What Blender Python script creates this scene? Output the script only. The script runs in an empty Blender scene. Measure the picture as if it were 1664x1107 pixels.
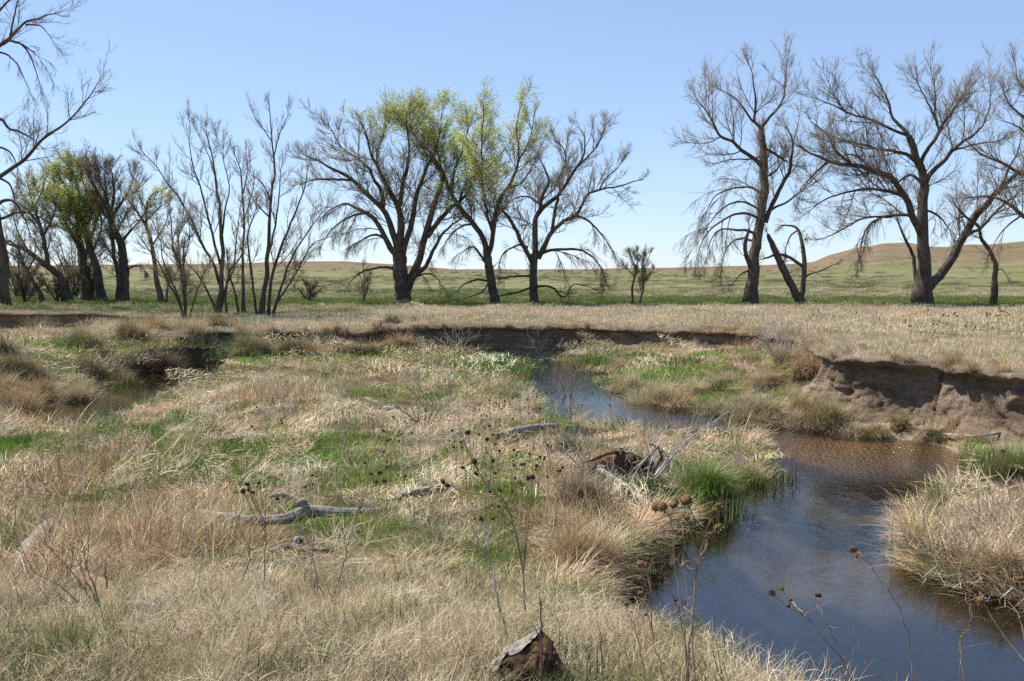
import bpy, math
import numpy as np
from mathutils import Vector

SC = bpy.context.scene
rng = np.random.default_rng(7)

# ------------------------------------------------------------------ camera, sky, sun, exposure
FPX, CU, CV, EYE = 1633.0, 832.0, 553.5, 3.4          # focal length / centre in photo pixels, eye height over the water
PITCH = math.atan(113.5 / FPX)
cam_data = bpy.data.cameras.new("camera")
cam_data.sensor_width = 36.0
cam_data.lens = 36.0 * FPX / 1664.0
cam_data.clip_end = 9000.0
cam_data.clip_start = 0.05
cam = bpy.data.objects.new("camera", cam_data)
SC.collection.objects.link(cam)
cam.location = (0, 0, EYE)
cam.rotation_euler = (math.pi / 2 - PITCH, 0, 0)
SC.camera = cam

SUN_EL, SUN_AZ = math.radians(56), math.radians(-62)   # azimuth from +Y (view direction), negative = left
world = bpy.data.worlds.new("World")
SC.world = world
world.use_nodes = True
wn = world.node_tree
bg = wn.nodes["Background"]
sky = wn.nodes.new("ShaderNodeTexSky")
sky.sky_type = 'NISHITA'
sky.sun_disc = False
sky.sun_elevation = SUN_EL
sky.sun_rotation = SUN_AZ
sky.altitude = 1500.0
sky.air_density = 1.0
sky.dust_density = 0.2
sky.ozone_density = 3.0
gam = wn.nodes.new("ShaderNodeGamma")
gam.inputs[1].default_value = 0.60
wn.links.new(sky.outputs[0], gam.inputs[0])
hue = wn.nodes.new("ShaderNodeMix")
hue.data_type, hue.blend_type = 'RGBA', 'MULTIPLY'
hue.inputs[0].default_value = 1.0
hue.inputs[7].default_value = (1.30, 1.45, 1.72, 1)          # the photograph's white balance
wn.links.new(gam.outputs[0], hue.inputs[6])
wn.links.new(hue.outputs[2], bg.inputs[0])
bg.inputs[1].default_value = 0.125

sd = bpy.data.lights.new("sun", 'SUN')
sd.energy = 5.0
sd.angle = math.radians(0.55)
sd.color = (1.0, 0.955, 0.88)
sun = bpy.data.objects.new("sun", sd)
SC.collection.objects.link(sun)
S_DIR = Vector((math.sin(SUN_AZ) * math.cos(SUN_EL), math.cos(SUN_AZ) * math.cos(SUN_EL), math.sin(SUN_EL)))
sun.rotation_euler = (-S_DIR).to_track_quat('-Z', 'Y').to_euler()
sun.location = (0, 0, 60)

SC.view_settings.view_transform = 'Standard'
SC.view_settings.look = 'None'
SC.view_settings.gamma = 1.0
SC.view_settings.use_curve_mapping = False
SC.view_settings.exposure = 0.68
SC.render.engine = 'CYCLES'
SC.cycles.max_bounces = 8
SC.cycles.transparent_max_bounces = 12
SC.cycles.diffuse_bounces = 3
SC.cycles.glossy_bounces = 3
SC.cycles.transmission_bounces = 4
SC.cycles.caustics_reflective = False
SC.cycles.caustics_refractive = False
SC.cycles.use_denoising = False

# ------------------------------------------------------------------ helpers
CP, SP = math.cos(PITCH), math.sin(PITCH)

def ray(u, v):
    xc, yc = (u - CU) / FPX, (CV - v) / FPX
    return np.array([xc, CP + yc * SP, -SP + yc * CP])

def at(u, v, z):
    d = ray(u, v)
    t = (z - EYE) / d[2]
    return np.array([d[0] * t, d[1] * t, z])

def atY(u, v, Y):
    d = ray(u, v)
    t = Y / d[1]
    return np.array([d[0] * t, Y, EYE + d[2] * t])

def project(x, y, z):
    dz = z - EYE
    f = y * CP - dz * SP
    f = np.where(f < 0.05, 0.05, f)
    up = y * SP + dz * CP
    return CU + FPX * x / f, CV - FPX * up / f

def smooth(t):
    t = np.clip(t, 0, 1)
    return t * t * (3 - 2 * t)

def _hash(ix, iy, seed):
    h = (ix.astype(np.int64) * 374761393 + iy.astype(np.int64) * 668265263 + seed * 982451653) & 0x7fffffff
    h = ((h ^ (h >> 13)) * 1274126177) & 0x7fffffff
    h = h ^ (h >> 16)
    return (h & 0xffff) / 65535.0

def vnoise(x, y, seed=0):
    ix, iy = np.floor(x), np.floor(y)
    fx, fy = x - ix, y - iy
    fx, fy = fx * fx * (3 - 2 * fx), fy * fy * (3 - 2 * fy)
    a, b = _hash(ix, iy, seed), _hash(ix + 1, iy, seed)
    c, d = _hash(ix, iy + 1, seed), _hash(ix + 1, iy + 1, seed)
    return (a + (b - a) * fx) * (1 - fy) + (c + (d - c) * fx) * fy

def fbm(x, y, seed=0, octv=4):
    s, a, t = 0.0, 0.5, 0.0
    for o in range(octv):
        s = s + a * vnoise(x * 2 ** o + 17.3 * o, y * 2 ** o - 9.1 * o, seed + o)
        t += a
        a *= 0.55
    return s / t * 2 - 1

def make_mesh(name, verts, quads=None, tris=None, mat=None, smooth_shade=True):
    me = bpy.data.meshes.new(name)
    verts = np.asarray(verts, dtype=np.float32).reshape(-1, 3)
    q = np.zeros((0, 4), np.int32) if quads is None else np.asarray(quads, np.int32).reshape(-1, 4)
    t = np.zeros((0, 3), np.int32) if tris is None else np.asarray(tris, np.int32).reshape(-1, 3)
    me.vertices.add(len(verts))
    me.vertices.foreach_set("co", verts.ravel())
    me.loops.add(q.size + t.size)
    me.loops.foreach_set("vertex_index", np.concatenate([q.ravel(), t.ravel()]))
    n = len(q) + len(t)
    me.polygons.add(n)
    starts = np.concatenate([np.arange(len(q)) * 4, q.size + np.arange(len(t)) * 3]).astype(np.int32)
    me.polygons.foreach_set("loop_start", starts)
    if smooth_shade:
        me.polygons.foreach_set("use_smooth", np.ones(n, dtype=bool))
    if mat is not None:
        me.materials.append(mat)
    me.update(calc_edges=True)
    return me

def obj(name, me, parent=None, loc=None, kind=None):
    o = bpy.data.objects.new(name, me)
    SC.collection.objects.link(o)
    if parent is not None:
        o.parent = parent
    if loc is not None:
        o.location = loc
    if kind:
        o["kind"] = kind
    return o

def tag(o, label, cat, group=None):
    o["label"] = label
    o["category"] = cat
    if group:
        o["group"] = group
    return o

def empty(name, loc, label, cat, group=None):
    o = bpy.data.objects.new(name, None)
    o.empty_display_size = 0.2
    SC.collection.objects.link(o)
    o.location = loc
    return tag(o, label, cat, group)

class Bag:
    """collects verts / faces of one mesh"""
    def __init__(s):
        s.v, s.q, s.t, s.n = [], [], [], 0
    def add(s, v, q=None, t=None):
        v = np.asarray(v, float).reshape(-1, 3)
        s.v.append(v)
        if q is not None and len(q):
            s.q.append(np.asarray(q, np.int64) + s.n)
        if t is not None and len(t):
            s.t.append(np.asarray(t, np.int64) + s.n)
        s.n += len(v)
    def mesh(s, name, mat, origin=(0, 0, 0), sm=True):
        v = np.concatenate(s.v) - np.asarray(origin, float)
        q = np.concatenate(s.q) if s.q else None
        t = np.concatenate(s.t) if s.t else None
        return make_mesh(name, v, q, t, mat, sm)

def norm(a):
    return a / np.maximum(np.linalg.norm(a, axis=-1, keepdims=True), 1e-9)

def tubes(P, R, S, jitter=0.0, cap=False, rg=None):
    """P (N,K,3) centre lines, R (N,K) radii -> verts, quads, tris"""
    N, K, _ = P.shape
    T = np.gradient(P, axis=1)
    T = norm(T)
    mean = norm(P[:, -1] - P[:, 0])
    ref = np.where(np.abs(mean[:, 2:3]) < 0.8, np.array([[0, 0, 1.0]]), np.array([[0, 1.0, 0]]))
    ref = np.broadcast_to(ref[:, None, :], T.shape)
    A = norm(np.cross(T, ref))
    B = np.cross(T, A)
    ang = np.arange(S) / S * 2 * math.pi
    ca, sa = np.cos(ang), np.sin(ang)
    rad = R[:, :, None] * np.ones(S)
    if jitter and rg is not None:
        base = rg.normal(0, jitter, (N, 1, S)) + rg.normal(0, jitter * 0.7, (N, K, S))
        rad = rad * (1 + base)
    V = P[:, :, None, :] + rad[..., None] * (A[:, :, None, :] * ca[None, None, :, None] + B[:, :, None, :] * sa[None, None, :, None])
    idx = np.arange(N * K * S).reshape(N, K, S)
    a = idx[:, :-1, :]
    b = np.roll(idx, -1, axis=2)[:, :-1, :]
    c = np.roll(idx, -1, axis=2)[:, 1:, :]
    d = idx[:, 1:, :]
    Q = np.stack([a, b, c, d], -1).reshape(-1, 4)
    V = V.reshape(-1, 3)
    tris = None
    if cap:
        c0 = len(V) + np.arange(N)
        c1 = c0 + N
        V = np.concatenate([V, P[:, 0], P[:, -1]])
        r0, r1 = idx[:, 0, :], idx[:, -1, :]
        t0 = np.stack([np.roll(r0, -1, 1), r0, np.repeat(c0[:, None], S, 1)], -1).reshape(-1, 3)
        t1 = np.stack([r1, np.roll(r1, -1, 1), np.repeat(c1[:, None], S, 1)], -1).reshape(-1, 3)
        tris = np.concatenate([t0, t1])
    return V, Q, tris

def cones(P0, P1, r, S=3):
    N = len(P0)
    T = norm(P1 - P0)
    ref = np.where(np.abs(T[:, 2:3]) < 0.8, np.array([[0, 0, 1.0]]), np.array([[0, 1.0, 0]]))
    A = norm(np.cross(T, ref))
    B = np.cross(T, A)
    ang = np.arange(S) / S * 2 * math.pi
    ring = P0[:, None, :] + r[:, None, None] * (A[:, None, :] * np.cos(ang)[None, :, None] + B[:, None, :] * np.sin(ang)[None, :, None])
    V = np.concatenate([ring.reshape(-1, 3), P1])
    i = np.arange(N * S).reshape(N, S)
    tip = N * S + np.arange(N)
    t = np.stack([i, np.roll(i, -1, 1), np.repeat(tip[:, None], S, 1)], -1).reshape(-1, 3)
    return V, t

def catmull(pts, n):
    """pts (m,d) -> n points of a Catmull-Rom curve through them"""
    pts = np.asarray(pts, float)
    m = len(pts)
    if m == 2:
        t = np.linspace(0, 1, n)[:, None]
        return pts[0] * (1 - t) + pts[1] * t
    ext = np.concatenate([[2 * pts[0] - pts[1]], pts, [2 * pts[-1] - pts[-2]]])
    seg = np.linalg.norm(np.diff(pts[:, :2], axis=0), axis=1) + 1e-6
    cum = np.concatenate([[0], np.cumsum(seg)])
    s = np.linspace(0, cum[-1], n)
    k = np.clip(np.searchsorted(cum, s, side='right') - 1, 0, m - 2)
    t = ((s - cum[k]) / seg[k])[:, None]
    p0, p1, p2, p3 = ext[k], ext[k + 1], ext[k + 2], ext[k + 3]
    return 0.5 * (2 * p1 + (p2 - p0) * t + (2 * p0 - 5 * p1 + 4 * p2 - p3) * t ** 2 + (3 * p1 - p0 - 3 * p2 + p3) * t ** 3)

# ------------------------------------------------------------------ materials
def new_mat(name):
    m = bpy.data.materials.new(name)
    m.use_nodes = True
    m.node_tree.nodes.clear()
    return m, m.node_tree

def node(nt, kind, **kw):
    n = nt.nodes.new(kind)
    for k, v in kw.items():
        if k.startswith("i_"):
            key = k[2:]
            n.inputs[int(key) if key.isdigit() else key.replace("_", " ")].default_value = v
        else:
            setattr(n, k, v)
    return n

def link(nt, a, ao, b, bi):
    nt.links.new(a.outputs[ao], b.inputs[bi])

def mul_col(nt, ca, cb, fac=1.0, mode='MULTIPLY'):
    m = node(nt, "ShaderNodeMix", data_type='RGBA', blend_type=mode)
    m.inputs[0].default_value = fac
    nt.links.new(ca, m.inputs[6])
    if isinstance(cb, tuple):
        m.inputs[7].default_value = cb
    else:
        nt.links.new(cb, m.inputs[7])
    return m.outputs[2]

def ramp(nt, src, stops):
    r = node(nt, "ShaderNodeValToRGB")
    els = r.color_ramp.elements
    while len(els) > 1:
        els.remove(els[-1])
    els[0].position, els[0].color = stops[0][0], (*stops[0][1], 1)
    for p, c in stops[1:]:
        e = els.new(p)
        e.color = (*c, 1)
    nt.links.new(src, r.inputs[0])
    return r.outputs[0]

def blade_mat(name, cols=None, translucent=0.3, instanced=False):
    """thin plant material: cols = ramp of colours picked per blade; instanced ones take their colour from the plant's own tint"""
    m, nt = new_mat(name)
    out = node(nt, "ShaderNodeOutputMaterial")
    geo = node(nt, "ShaderNodeNewGeometry")
    if instanced:
        at_ = node(nt, "ShaderNodeAttribute", attribute_type='INSTANCER', attribute_name="tint")
        v = ramp(nt, geo.outputs["Random Per Island"], [(0, (.55, .52, .47)), (.35, (.85, .84, .8)), (.75, (1.1, 1.1, 1.1)), (1, (1.5, 1.48, 1.42))])
        col = mul_col(nt, at_.outputs["Color"], v)
    else:
        n = len(cols)
        col = ramp(nt, geo.outputs["Random Per Island"], [(i / max(n - 1, 1), c) for i, c in enumerate(cols)])
    d = node(nt, "ShaderNodeBsdfDiffuse")
    t = node(nt, "ShaderNodeBsdfTranslucent")
    g = node(nt, "ShaderNodeBsdfGlossy", i_Roughness=0.42)
    g.inputs["Color"].default_value = (.9, .9, .9, 1)
    nt.links.new(col, d.inputs["Color"])
    nt.links.new(col, t.inputs["Color"])
    mx = node(nt, "ShaderNodeMixShader", i_0=translucent)
    link(nt, d, 0, mx, 1)
    link(nt, t, 0, mx, 2)
    mx2 = node(nt, "ShaderNodeMixShader", i_0=0.018)
    link(nt, mx, 0, mx2, 1)
    link(nt, g, 0, mx2, 2)
    link(nt, mx2, 0, out, 0)
    return m

def bark_mat(name, c0, c1, scale=6.0, bump=0.5, stretch=(1, 1, .25)):
    m, nt = new_mat(name)
    out = node(nt, "ShaderNodeOutputMaterial")
    p = node(nt, "ShaderNodeBsdfPrincipled", i_Roughness=0.85)
    p.inputs["Specular IOR Level"].default_value = 0.2
    tc = node(nt, "ShaderNodeTexCoord")
    mp = node(nt, "ShaderNodeMapping")
    mp.inputs["Scale"].default_value = stretch
    link(nt, tc, "Object", mp, 0)
    nz = node(nt, "ShaderNodeTexNoise", i_Scale=scale, i_Detail=8.0, i_Roughness=0.65)
    link(nt, mp, 0, nz, "Vector")
    nz2 = node(nt, "ShaderNodeTexNoise", i_Scale=scale * 0.15, i_Detail=3.0)
    link(nt, tc, "Object", nz2, "Vector")
    col = ramp(nt, nz.outputs["Fac"], [(.3, c0), (.7, c1)])
    v = ramp(nt, nz2.outputs["Fac"], [(.3, (.7, .7, .7)), (.7, (1.25, 1.22, 1.18))])
    col = mul_col(nt, col, v)
    nt.links.new(col, p.inputs["Base Color"])
    b = node(nt, "ShaderNodeBump", i_Strength=bump, i_Distance=0.04)
    link(nt, nz, "Fac", b, "Height")
    link(nt, b, 0, p, "Normal")
    link(nt, p, 0, out, 0)
    return m

M_BARK = bark_mat("cottonwood_bark", (.030, .023, .018), (.155, .125, .10), 9.0, 1.0)
M_BARK2 = bark_mat("willow_bark", (.05, .038, .03), (.15, .118, .092), 12.0, .5)
M_LIMB = bark_mat("limb_bark", (.035, .027, .021), (.125, .10, .078), 10.0, .6, (1, 1, 1))
M_TWIG = bark_mat("twig_bark", (.11, .088, .066), (.22, .18, .14), 3.0, .1, (1, 1, 1))
M_TWIGP = bark_mat("pale_twig_bark", (.15, .12, .095), (.27, .225, .18), 3.0, .1, (1, 1, 1))
M_TWIGB = bark_mat("brown_twig_bark", (.075, .048, .034), (.15, .10, .07), 3.0, .1, (1, 1, 1))
M_DRIFT = bark_mat("weathered_wood", (.075, .062, .05), (.42, .385, .34), 16.0, .8, (1, 1, 1))
M_ROT = bark_mat("rotten_wood", (.035, .02, .012), (.20, .115, .065), 22.0, 1.0, (1, 1, 1))
M_DRY = bark_mat("dry_stem", (.15, .105, .07), (.36, .27, .19), 30.0, .3, (1, 1, 1))
M_DRYP = bark_mat("bleached_stem", (.30, .26, .21), (.55, .50, .43), 30.0, .3, (1, 1, 1))
M_DRYD = bark_mat("brown_stem", (.10, .065, .045), (.23, .155, .105), 30.0, .3, (1, 1, 1))

# ------------------------------------------------------------------ layout of the ground
T_TERR = 1.25
WATER = [(-260, 672), (-60, 664), (60, 655), (110, 640), (165, 621), (215, 609), (250, 603), (330, 590), (430, 583), (600, 579), (760, 577), (870, 579),
         (905, 586), (950, 592), (996, 604), (992, 632), (1060, 655), (1130, 668), (1180, 676), (1230, 688), (1330, 699), (1410, 707), (1470, 714), (1540, 726),
         (1575, 745), (1590, 768), (1625, 790), (1680, 800), (1660, 815), (1530, 815), (1480, 850), (1458, 900), (1500, 932), (1560, 956), (1664, 986), (1850, 1020),
         (2300, 1090), (2300, 1600), (1750, 1520), (1500, 1400), (1290, 1275), (1190, 1185), (1085, 1130), (1000, 1088), (962, 1042), (955, 1000), (970, 966),
         (1020, 944), (1078, 912), (1092, 882), (1130, 852), (1160, 832), (1200, 800), (1248, 768), (1246, 752), (1236, 735), (1185, 716), (1100, 710), (1010, 703),
         (930, 692), (868, 672), (846, 640), (842, 608), (800, 595), (650, 590), (520, 592), (400, 598), (345, 614), (325, 634), (268, 654), (228, 678), (178, 692), (120, 716),
         (40, 700), (-60, 690), (-260, 698)]
WPOLY = np.array([at(u, v, 0.0)[:2] for u, v in WATER])

# edge of the upper terrace: (u, v, share of the drop that is a vertical cut, width of the slope below it in m)
BANK = [(-700, 590, 0, 7), (-300, 578, 0, 7), (0, 540, 0, 6), (150, 536, 0, 5), (230, 535, .2, 3.6), (290, 536, .5, 3), (330, 533, .6, 2.2), (420, 532, .6, 2.2), (500, 531, .6, 2.0),
        (560, 534, .62, 2.0), (640, 533, .7, 1.8), (680, 531, .8, 1.6), (720, 529, .97, 1.2), (860, 530, .97, 1.2), (900, 529, .9, 1.4), (980, 531, .72, 2), (1060, 535, .72, 2.6), (1120, 538, .7, 3),
        (1190, 544, .62, 3.5), (1222, 549, .5, 4), (1270, 557, .32, 4), (1310, 566, .4, 3), (1335, 576, .7, 1.8), (1372, 581, .97, 1.1), (1450, 586, .97, 1.1), (1520, 591, .95, 1.1), (1580, 600, .97, 1.0),
        (1664, 609, .97, 1.0), (1780, 622, .95, 1.2), (2000, 640, .8, 1.5), (2600, 690, .8, 1.5)]

def build_bank_line():
    pts = []
    for u, v, c, w in BANK:
        p = at(u, v, T_TERR + .27 * float(smooth((u - 1235) / 110)))
        pts.append((p[0], p[1], c, w))
    pts = np.array(pts)
    L = np.linalg.norm(np.diff(pts[:, :2], axis=0), axis=1).sum()
    n = int(L / 0.22)
    d = catmull(pts, n)
    d[:, 2] = np.clip(d[:, 2], 0, 1)
    d[:, 3] = np.clip(d[:, 3], .8, 8)
    s = np.concatenate([[0], np.cumsum(np.linalg.norm(np.diff(d[:, :2], axis=0), axis=1))])
    tan = norm(np.gradient(d[:, :2], axis=0))
    nrm = np.stack([tan[:, 1], -tan[:, 0]], 1)
    off = fbm(s * 0.28, s * 0 + 3.3, 11, 5) * 0.55 + fbm(s * 1.4, s * 0 + 8.3, 15, 3) * 0.12
    d[:, :2] += nrm * off[:, None]
    return d
BLINE = build_bank_line()
BPOLY = np.concatenate([BLINE[:, :2], [[200, 5], [200, 400], [-200, 400], [-200, 30]]])

def poly_dist(x, y, poly, closed=True, want=False):
    """signed distance (negative inside); nearest segment index and parameter"""
    x, y = np.asarray(x, np.float32), np.asarray(y, np.float32)
    n = len(x)
    best = np.full(n, 1e18, np.float32)
    bi = np.zeros(n, np.int32)
    bt = np.zeros(n, np.float32)
    inside = np.zeros(n, bool)
    m = len(poly)
    for i in range(m if closed else m - 1):
        ax, ay = poly[i]
        bx, by = poly[(i + 1) % m]
        dx, dy = bx - ax, by - ay
        t = np.clip(((x - ax) * dx + (y - ay) * dy) / (dx * dx + dy * dy + 1e-12), 0, 1)
        d2 = (x - ax - t * dx) ** 2 + (y - ay - t * dy) ** 2
        k = d2 < best
        best = np.where(k, d2, best)
        if want:
            bi[k] = i
            bt[k] = t[k]
        cross = (ay > y) != (by > y)
        if by != ay:
            inside ^= cross & (x < (bx - ax) * (y - ay) / (by - ay) + ax)
    d = np.sqrt(best)
    d = np.where(inside, -d, d)
    return (d, bi, bt) if want else d

HORIZON = np.array([(-900, 431), (-400, 432), (0, 433), (400, 428), (480, 425), (560, 425), (640, 430), (740, 438), (860, 438.5), (960, 437.5), (1000, 436), (1100, 435), (1200, 432.5), (1290, 429),
                    (1320, 426), (1345, 415), (1372, 408), (1392, 402), (1410, 401), (1432, 396), (1470, 394.5), (1488, 397), (1502, 401), (1535, 402), (1565, 398), (1600, 398), (1664, 392), (2100, 390), (3000, 410)], float)

# a second, older cut bank behind the willows at the left: (u, v of its top edge, height)
CUT2 = [(-300, 506, .62), (0, 508, .95), (120, 508, .9), (200, 511, .75), (225, 513, .30), (300, 514, .2), (420, 513, .16), (560, 511, .16), (640, 511, .12), (680, 511, .0)]
C2 = np.array([(*at(u, v, T_TERR)[:2], h) for u, v, h in CUT2])
# far scar beyond the trees
CUT3 = [(440, 484, .0), (470, 484, .32), (520, 484, .36), (560, 485, .3), (625, 484, .3), (650, 484, .0)]
C3 = np.array([(*at(u, v, T_TERR)[:2], h) for u, v, h in CUT3])

def fields(x, y):
    x = np.asarray(x, np.float64)
    y = np.asarray(y, np.float64)
    W = np.full(len(x), 60.0)
    near = (y > 2) & (y < 62) & (np.abs(x) < 70)
    W[near] = poly_dist(x[near], y[near], WPOLY)
    Bd = np.where(y > 30, -60.0, 60.0)
    cut = np.zeros(len(x))
    wid = np.full(len(x), 4.0)
    nb = (y > 5) & (y < 62) & (np.abs(x) < 70)
    d, bi, bt = poly_dist(x[nb], y[nb], BPOLY, True, True)
    Bd[nb] = d
    j = np.clip(bi, 0, len(BLINE) - 2)
    tt = np.where(bi > len(BLINE) - 2, 0, bt)
    cut[nb] = BLINE[j, 2] * (1 - tt) + BLINE[j + 1, 2] * tt
    wid[nb] = BLINE[j, 3] * (1 - tt) + BLINE[j + 1, 3] * tt
    return W, Bd, cut, wid

def low_bar(x, y):
    """where the point bar slopes gently into the water"""
    return np.clip(np.exp(-(((x - 3.2) / 4.5) ** 2 + ((y - 25) / 6) ** 2)) + np.exp(-(((x + 10.8) / 3.6) ** 2 + ((y - 28) / 6) ** 2)), 0, 1)

def height(x, y, full=False):
    x = np.asarray(x, np.float64)
    y = np.asarray(y, np.float64)
    W, Bd, cut, wid = fields(x, y)
    n1 = fbm(x * .35, y * .35, 21, 4)
    n2 = fbm(x * 1.7, y * 1.7, 31, 3)
    # low ground along the creek
    lowbar = low_bar(x, y)
    edge = (.20 - .15 * lowbar) * smooth(W / .28) + (.14 - .02 * lowbar) * smooth(W / (2.2 + 2 * lowbar))
    edge = edge + .60 * smooth(W / .3) * np.exp(-(((x + 12.0) / 7.5) ** 2 + ((y - 35.5) / 4.6) ** 2)) * (Bd < 9)
    low = edge + (.07 * n1 + .05 * n2) * smooth(W / .8) + .02
    # near bank on which the photographer stands
    yy = y + .5 * fbm(x * .45, y * .1, 41, 3)
    near = .66 * smooth((10.1 - yy) / 4.3) + .78 * smooth((6.0 - yy) / 4.5)
    near = np.minimum(near, np.maximum(W, 0) * 1.05)
    low = low + near
    # bed
    bed = -.06 - .34 * smooth(-W / 1.6) + .05 * n1 + .02 * n2
    z = np.where(W > 0, np.maximum(low, .03), bed * smooth(-W / .12) + .03 * (1 - smooth(-W / .12)))
    # terrace
    terr = T_TERR + .05 * n1 + .025 * n2 + .27 * smooth((x - 5.2) / 1.8) * (1 - smooth((y - 27) / 14))
    i2 = np.interp(x, C2[:, 0], C2[:, 1])
    h2 = np.interp(x, C2[:, 0], C2[:, 2])
    terr = terr - h2 * (1 - smooth((y - i2 - .5) / .3)) * smooth((y - i2 + 24) / 8)
    i3 = np.interp(x, C3[:, 0], C3[:, 1])
    h3 = np.interp(x, C3[:, 0], C3[:, 2])
    terr = terr - h3 * (1 - smooth((y - i3 - .5) / .3)) * smooth((y - i3 + 5) / 3)
    f = (1 - smooth(Bd / wid)) * smooth(W / 2.4)
    nn = .14 * fbm(x * .9, y * .9, 57, 3) * smooth(Bd / .5) * (1 - smooth((Bd - wid) / 1.0))
    zs = z + (terr - z) * (1 - cut) * f + np.where(W > .3, nn * (1 - .4 * cut), 0)
    zs = np.where(W > 0, zs, z)
    # inside the terrace: the vertical step is hidden behind the cut-bank face
    lim = .55 * (cut > .04)
    k = smooth((-Bd - lim) / .25)
    zl = z + (terr - z) * (1 - cut)
    inside = np.where(cut > .04, zl * (1 - k) + terr * k, terr)
    z = np.where(Bd > 0, zs, inside)
    # distant prairie and hills
    r = np.hypot(x, y)
    far = smooth((r - 70) / 120)
    ct = np.where(y > 1e-3, y / np.maximum(r, 1e-6), .02)
    uu = CU + FPX * x / np.maximum(y, r * .18 + 1e-6)
    vh = np.interp(uu, HORIZON[:, 0], HORIZON[:, 1])
    hz = EYE + (440 - vh) / FPX * r * np.maximum(ct, .2)
    und = T_TERR + far * .35 * fbm(x * .012, y * .012, 71, 3) 
    s = smooth((r - 260) / 760)
    hills = und * (1 - s) + hz * s
    hills = hills + s * (1 - smooth((r - 900) / 200)) * fbm(x * .01, y * .01, 77, 4) * 1.2
    z = z * (1 - far) + hills * far
    z = np.where((y > 2) | (r < 60), z, np.maximum(z, T_TERR))
    if full:
        return z, W, Bd, cut
    return z

def blob_field(x, y, blobs, zref=.3):
    out = np.zeros(len(x))
    for u, v, ru, rv, a in blobs:
        c = at(u, v, zref)
        top, bot = at(u, v - rv, zref), at(u, v + rv, zref)
        rx = ru * c[1] / FPX
        ry = max((top[1] - bot[1]) / 2, .3)
        cy = (top[1] + bot[1]) / 2
        e = ((x - c[0]) / rx) ** 2 + ((y - cy) / ry) ** 2
        out = np.maximum(out, a * np.exp(-e * .9))
    return out

GREEN = [(200, 705, 140, 22, 1), (80, 728, 90, 20, .9), (330, 765, 260, 34, .85), (470, 598, 130, 10, .6), (700, 590, 200, 8, .6), (820, 606, 60, 22, .7), (50, 862, 60, 26, .9),
         (540, 870, 140, 30, .6), (620, 790, 90, 25, .7), (910, 700, 50, 16, .8), (830, 800, 60, 40, .6), (810, 890, 60, 50, .75), (870, 950, 80, 50, .7), (1150, 800, 50, 26, 1), (1190, 775, 40, 34, .8),
         (1080, 618, 90, 22, .9), (990, 584, 70, 9, 1), (1150, 640, 50, 14, .8), (1345, 662, 70, 20, .5), (1620, 740, 70, 40, 1), (560, 730, 70, 18, .5), (700, 650, 60, 14, .4), (1240, 740, 30, 20, .8),
         (100, 1075, 260, 34, .45), (650, 820, 60, 20, .5), (30, 575, 50, 18, .6), (110, 600, 50, 14, .5), (230, 650, 60, 12, .45), (400, 545, 250, 8, .3), (340, 565, 200, 10, .35)]
REDDISH = [(90, 790, 150, 46, 1), (200, 900, 220, 70, 1), (50, 960, 140, 60, 1), (440, 652, 100, 12, .9), (60, 690, 120, 12, .8), (300, 655, 140, 14, .6), (950, 880, 100, 60, .7), (380, 700, 60, 14, .4), (20, 650, 60, 18, .8)]

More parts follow.
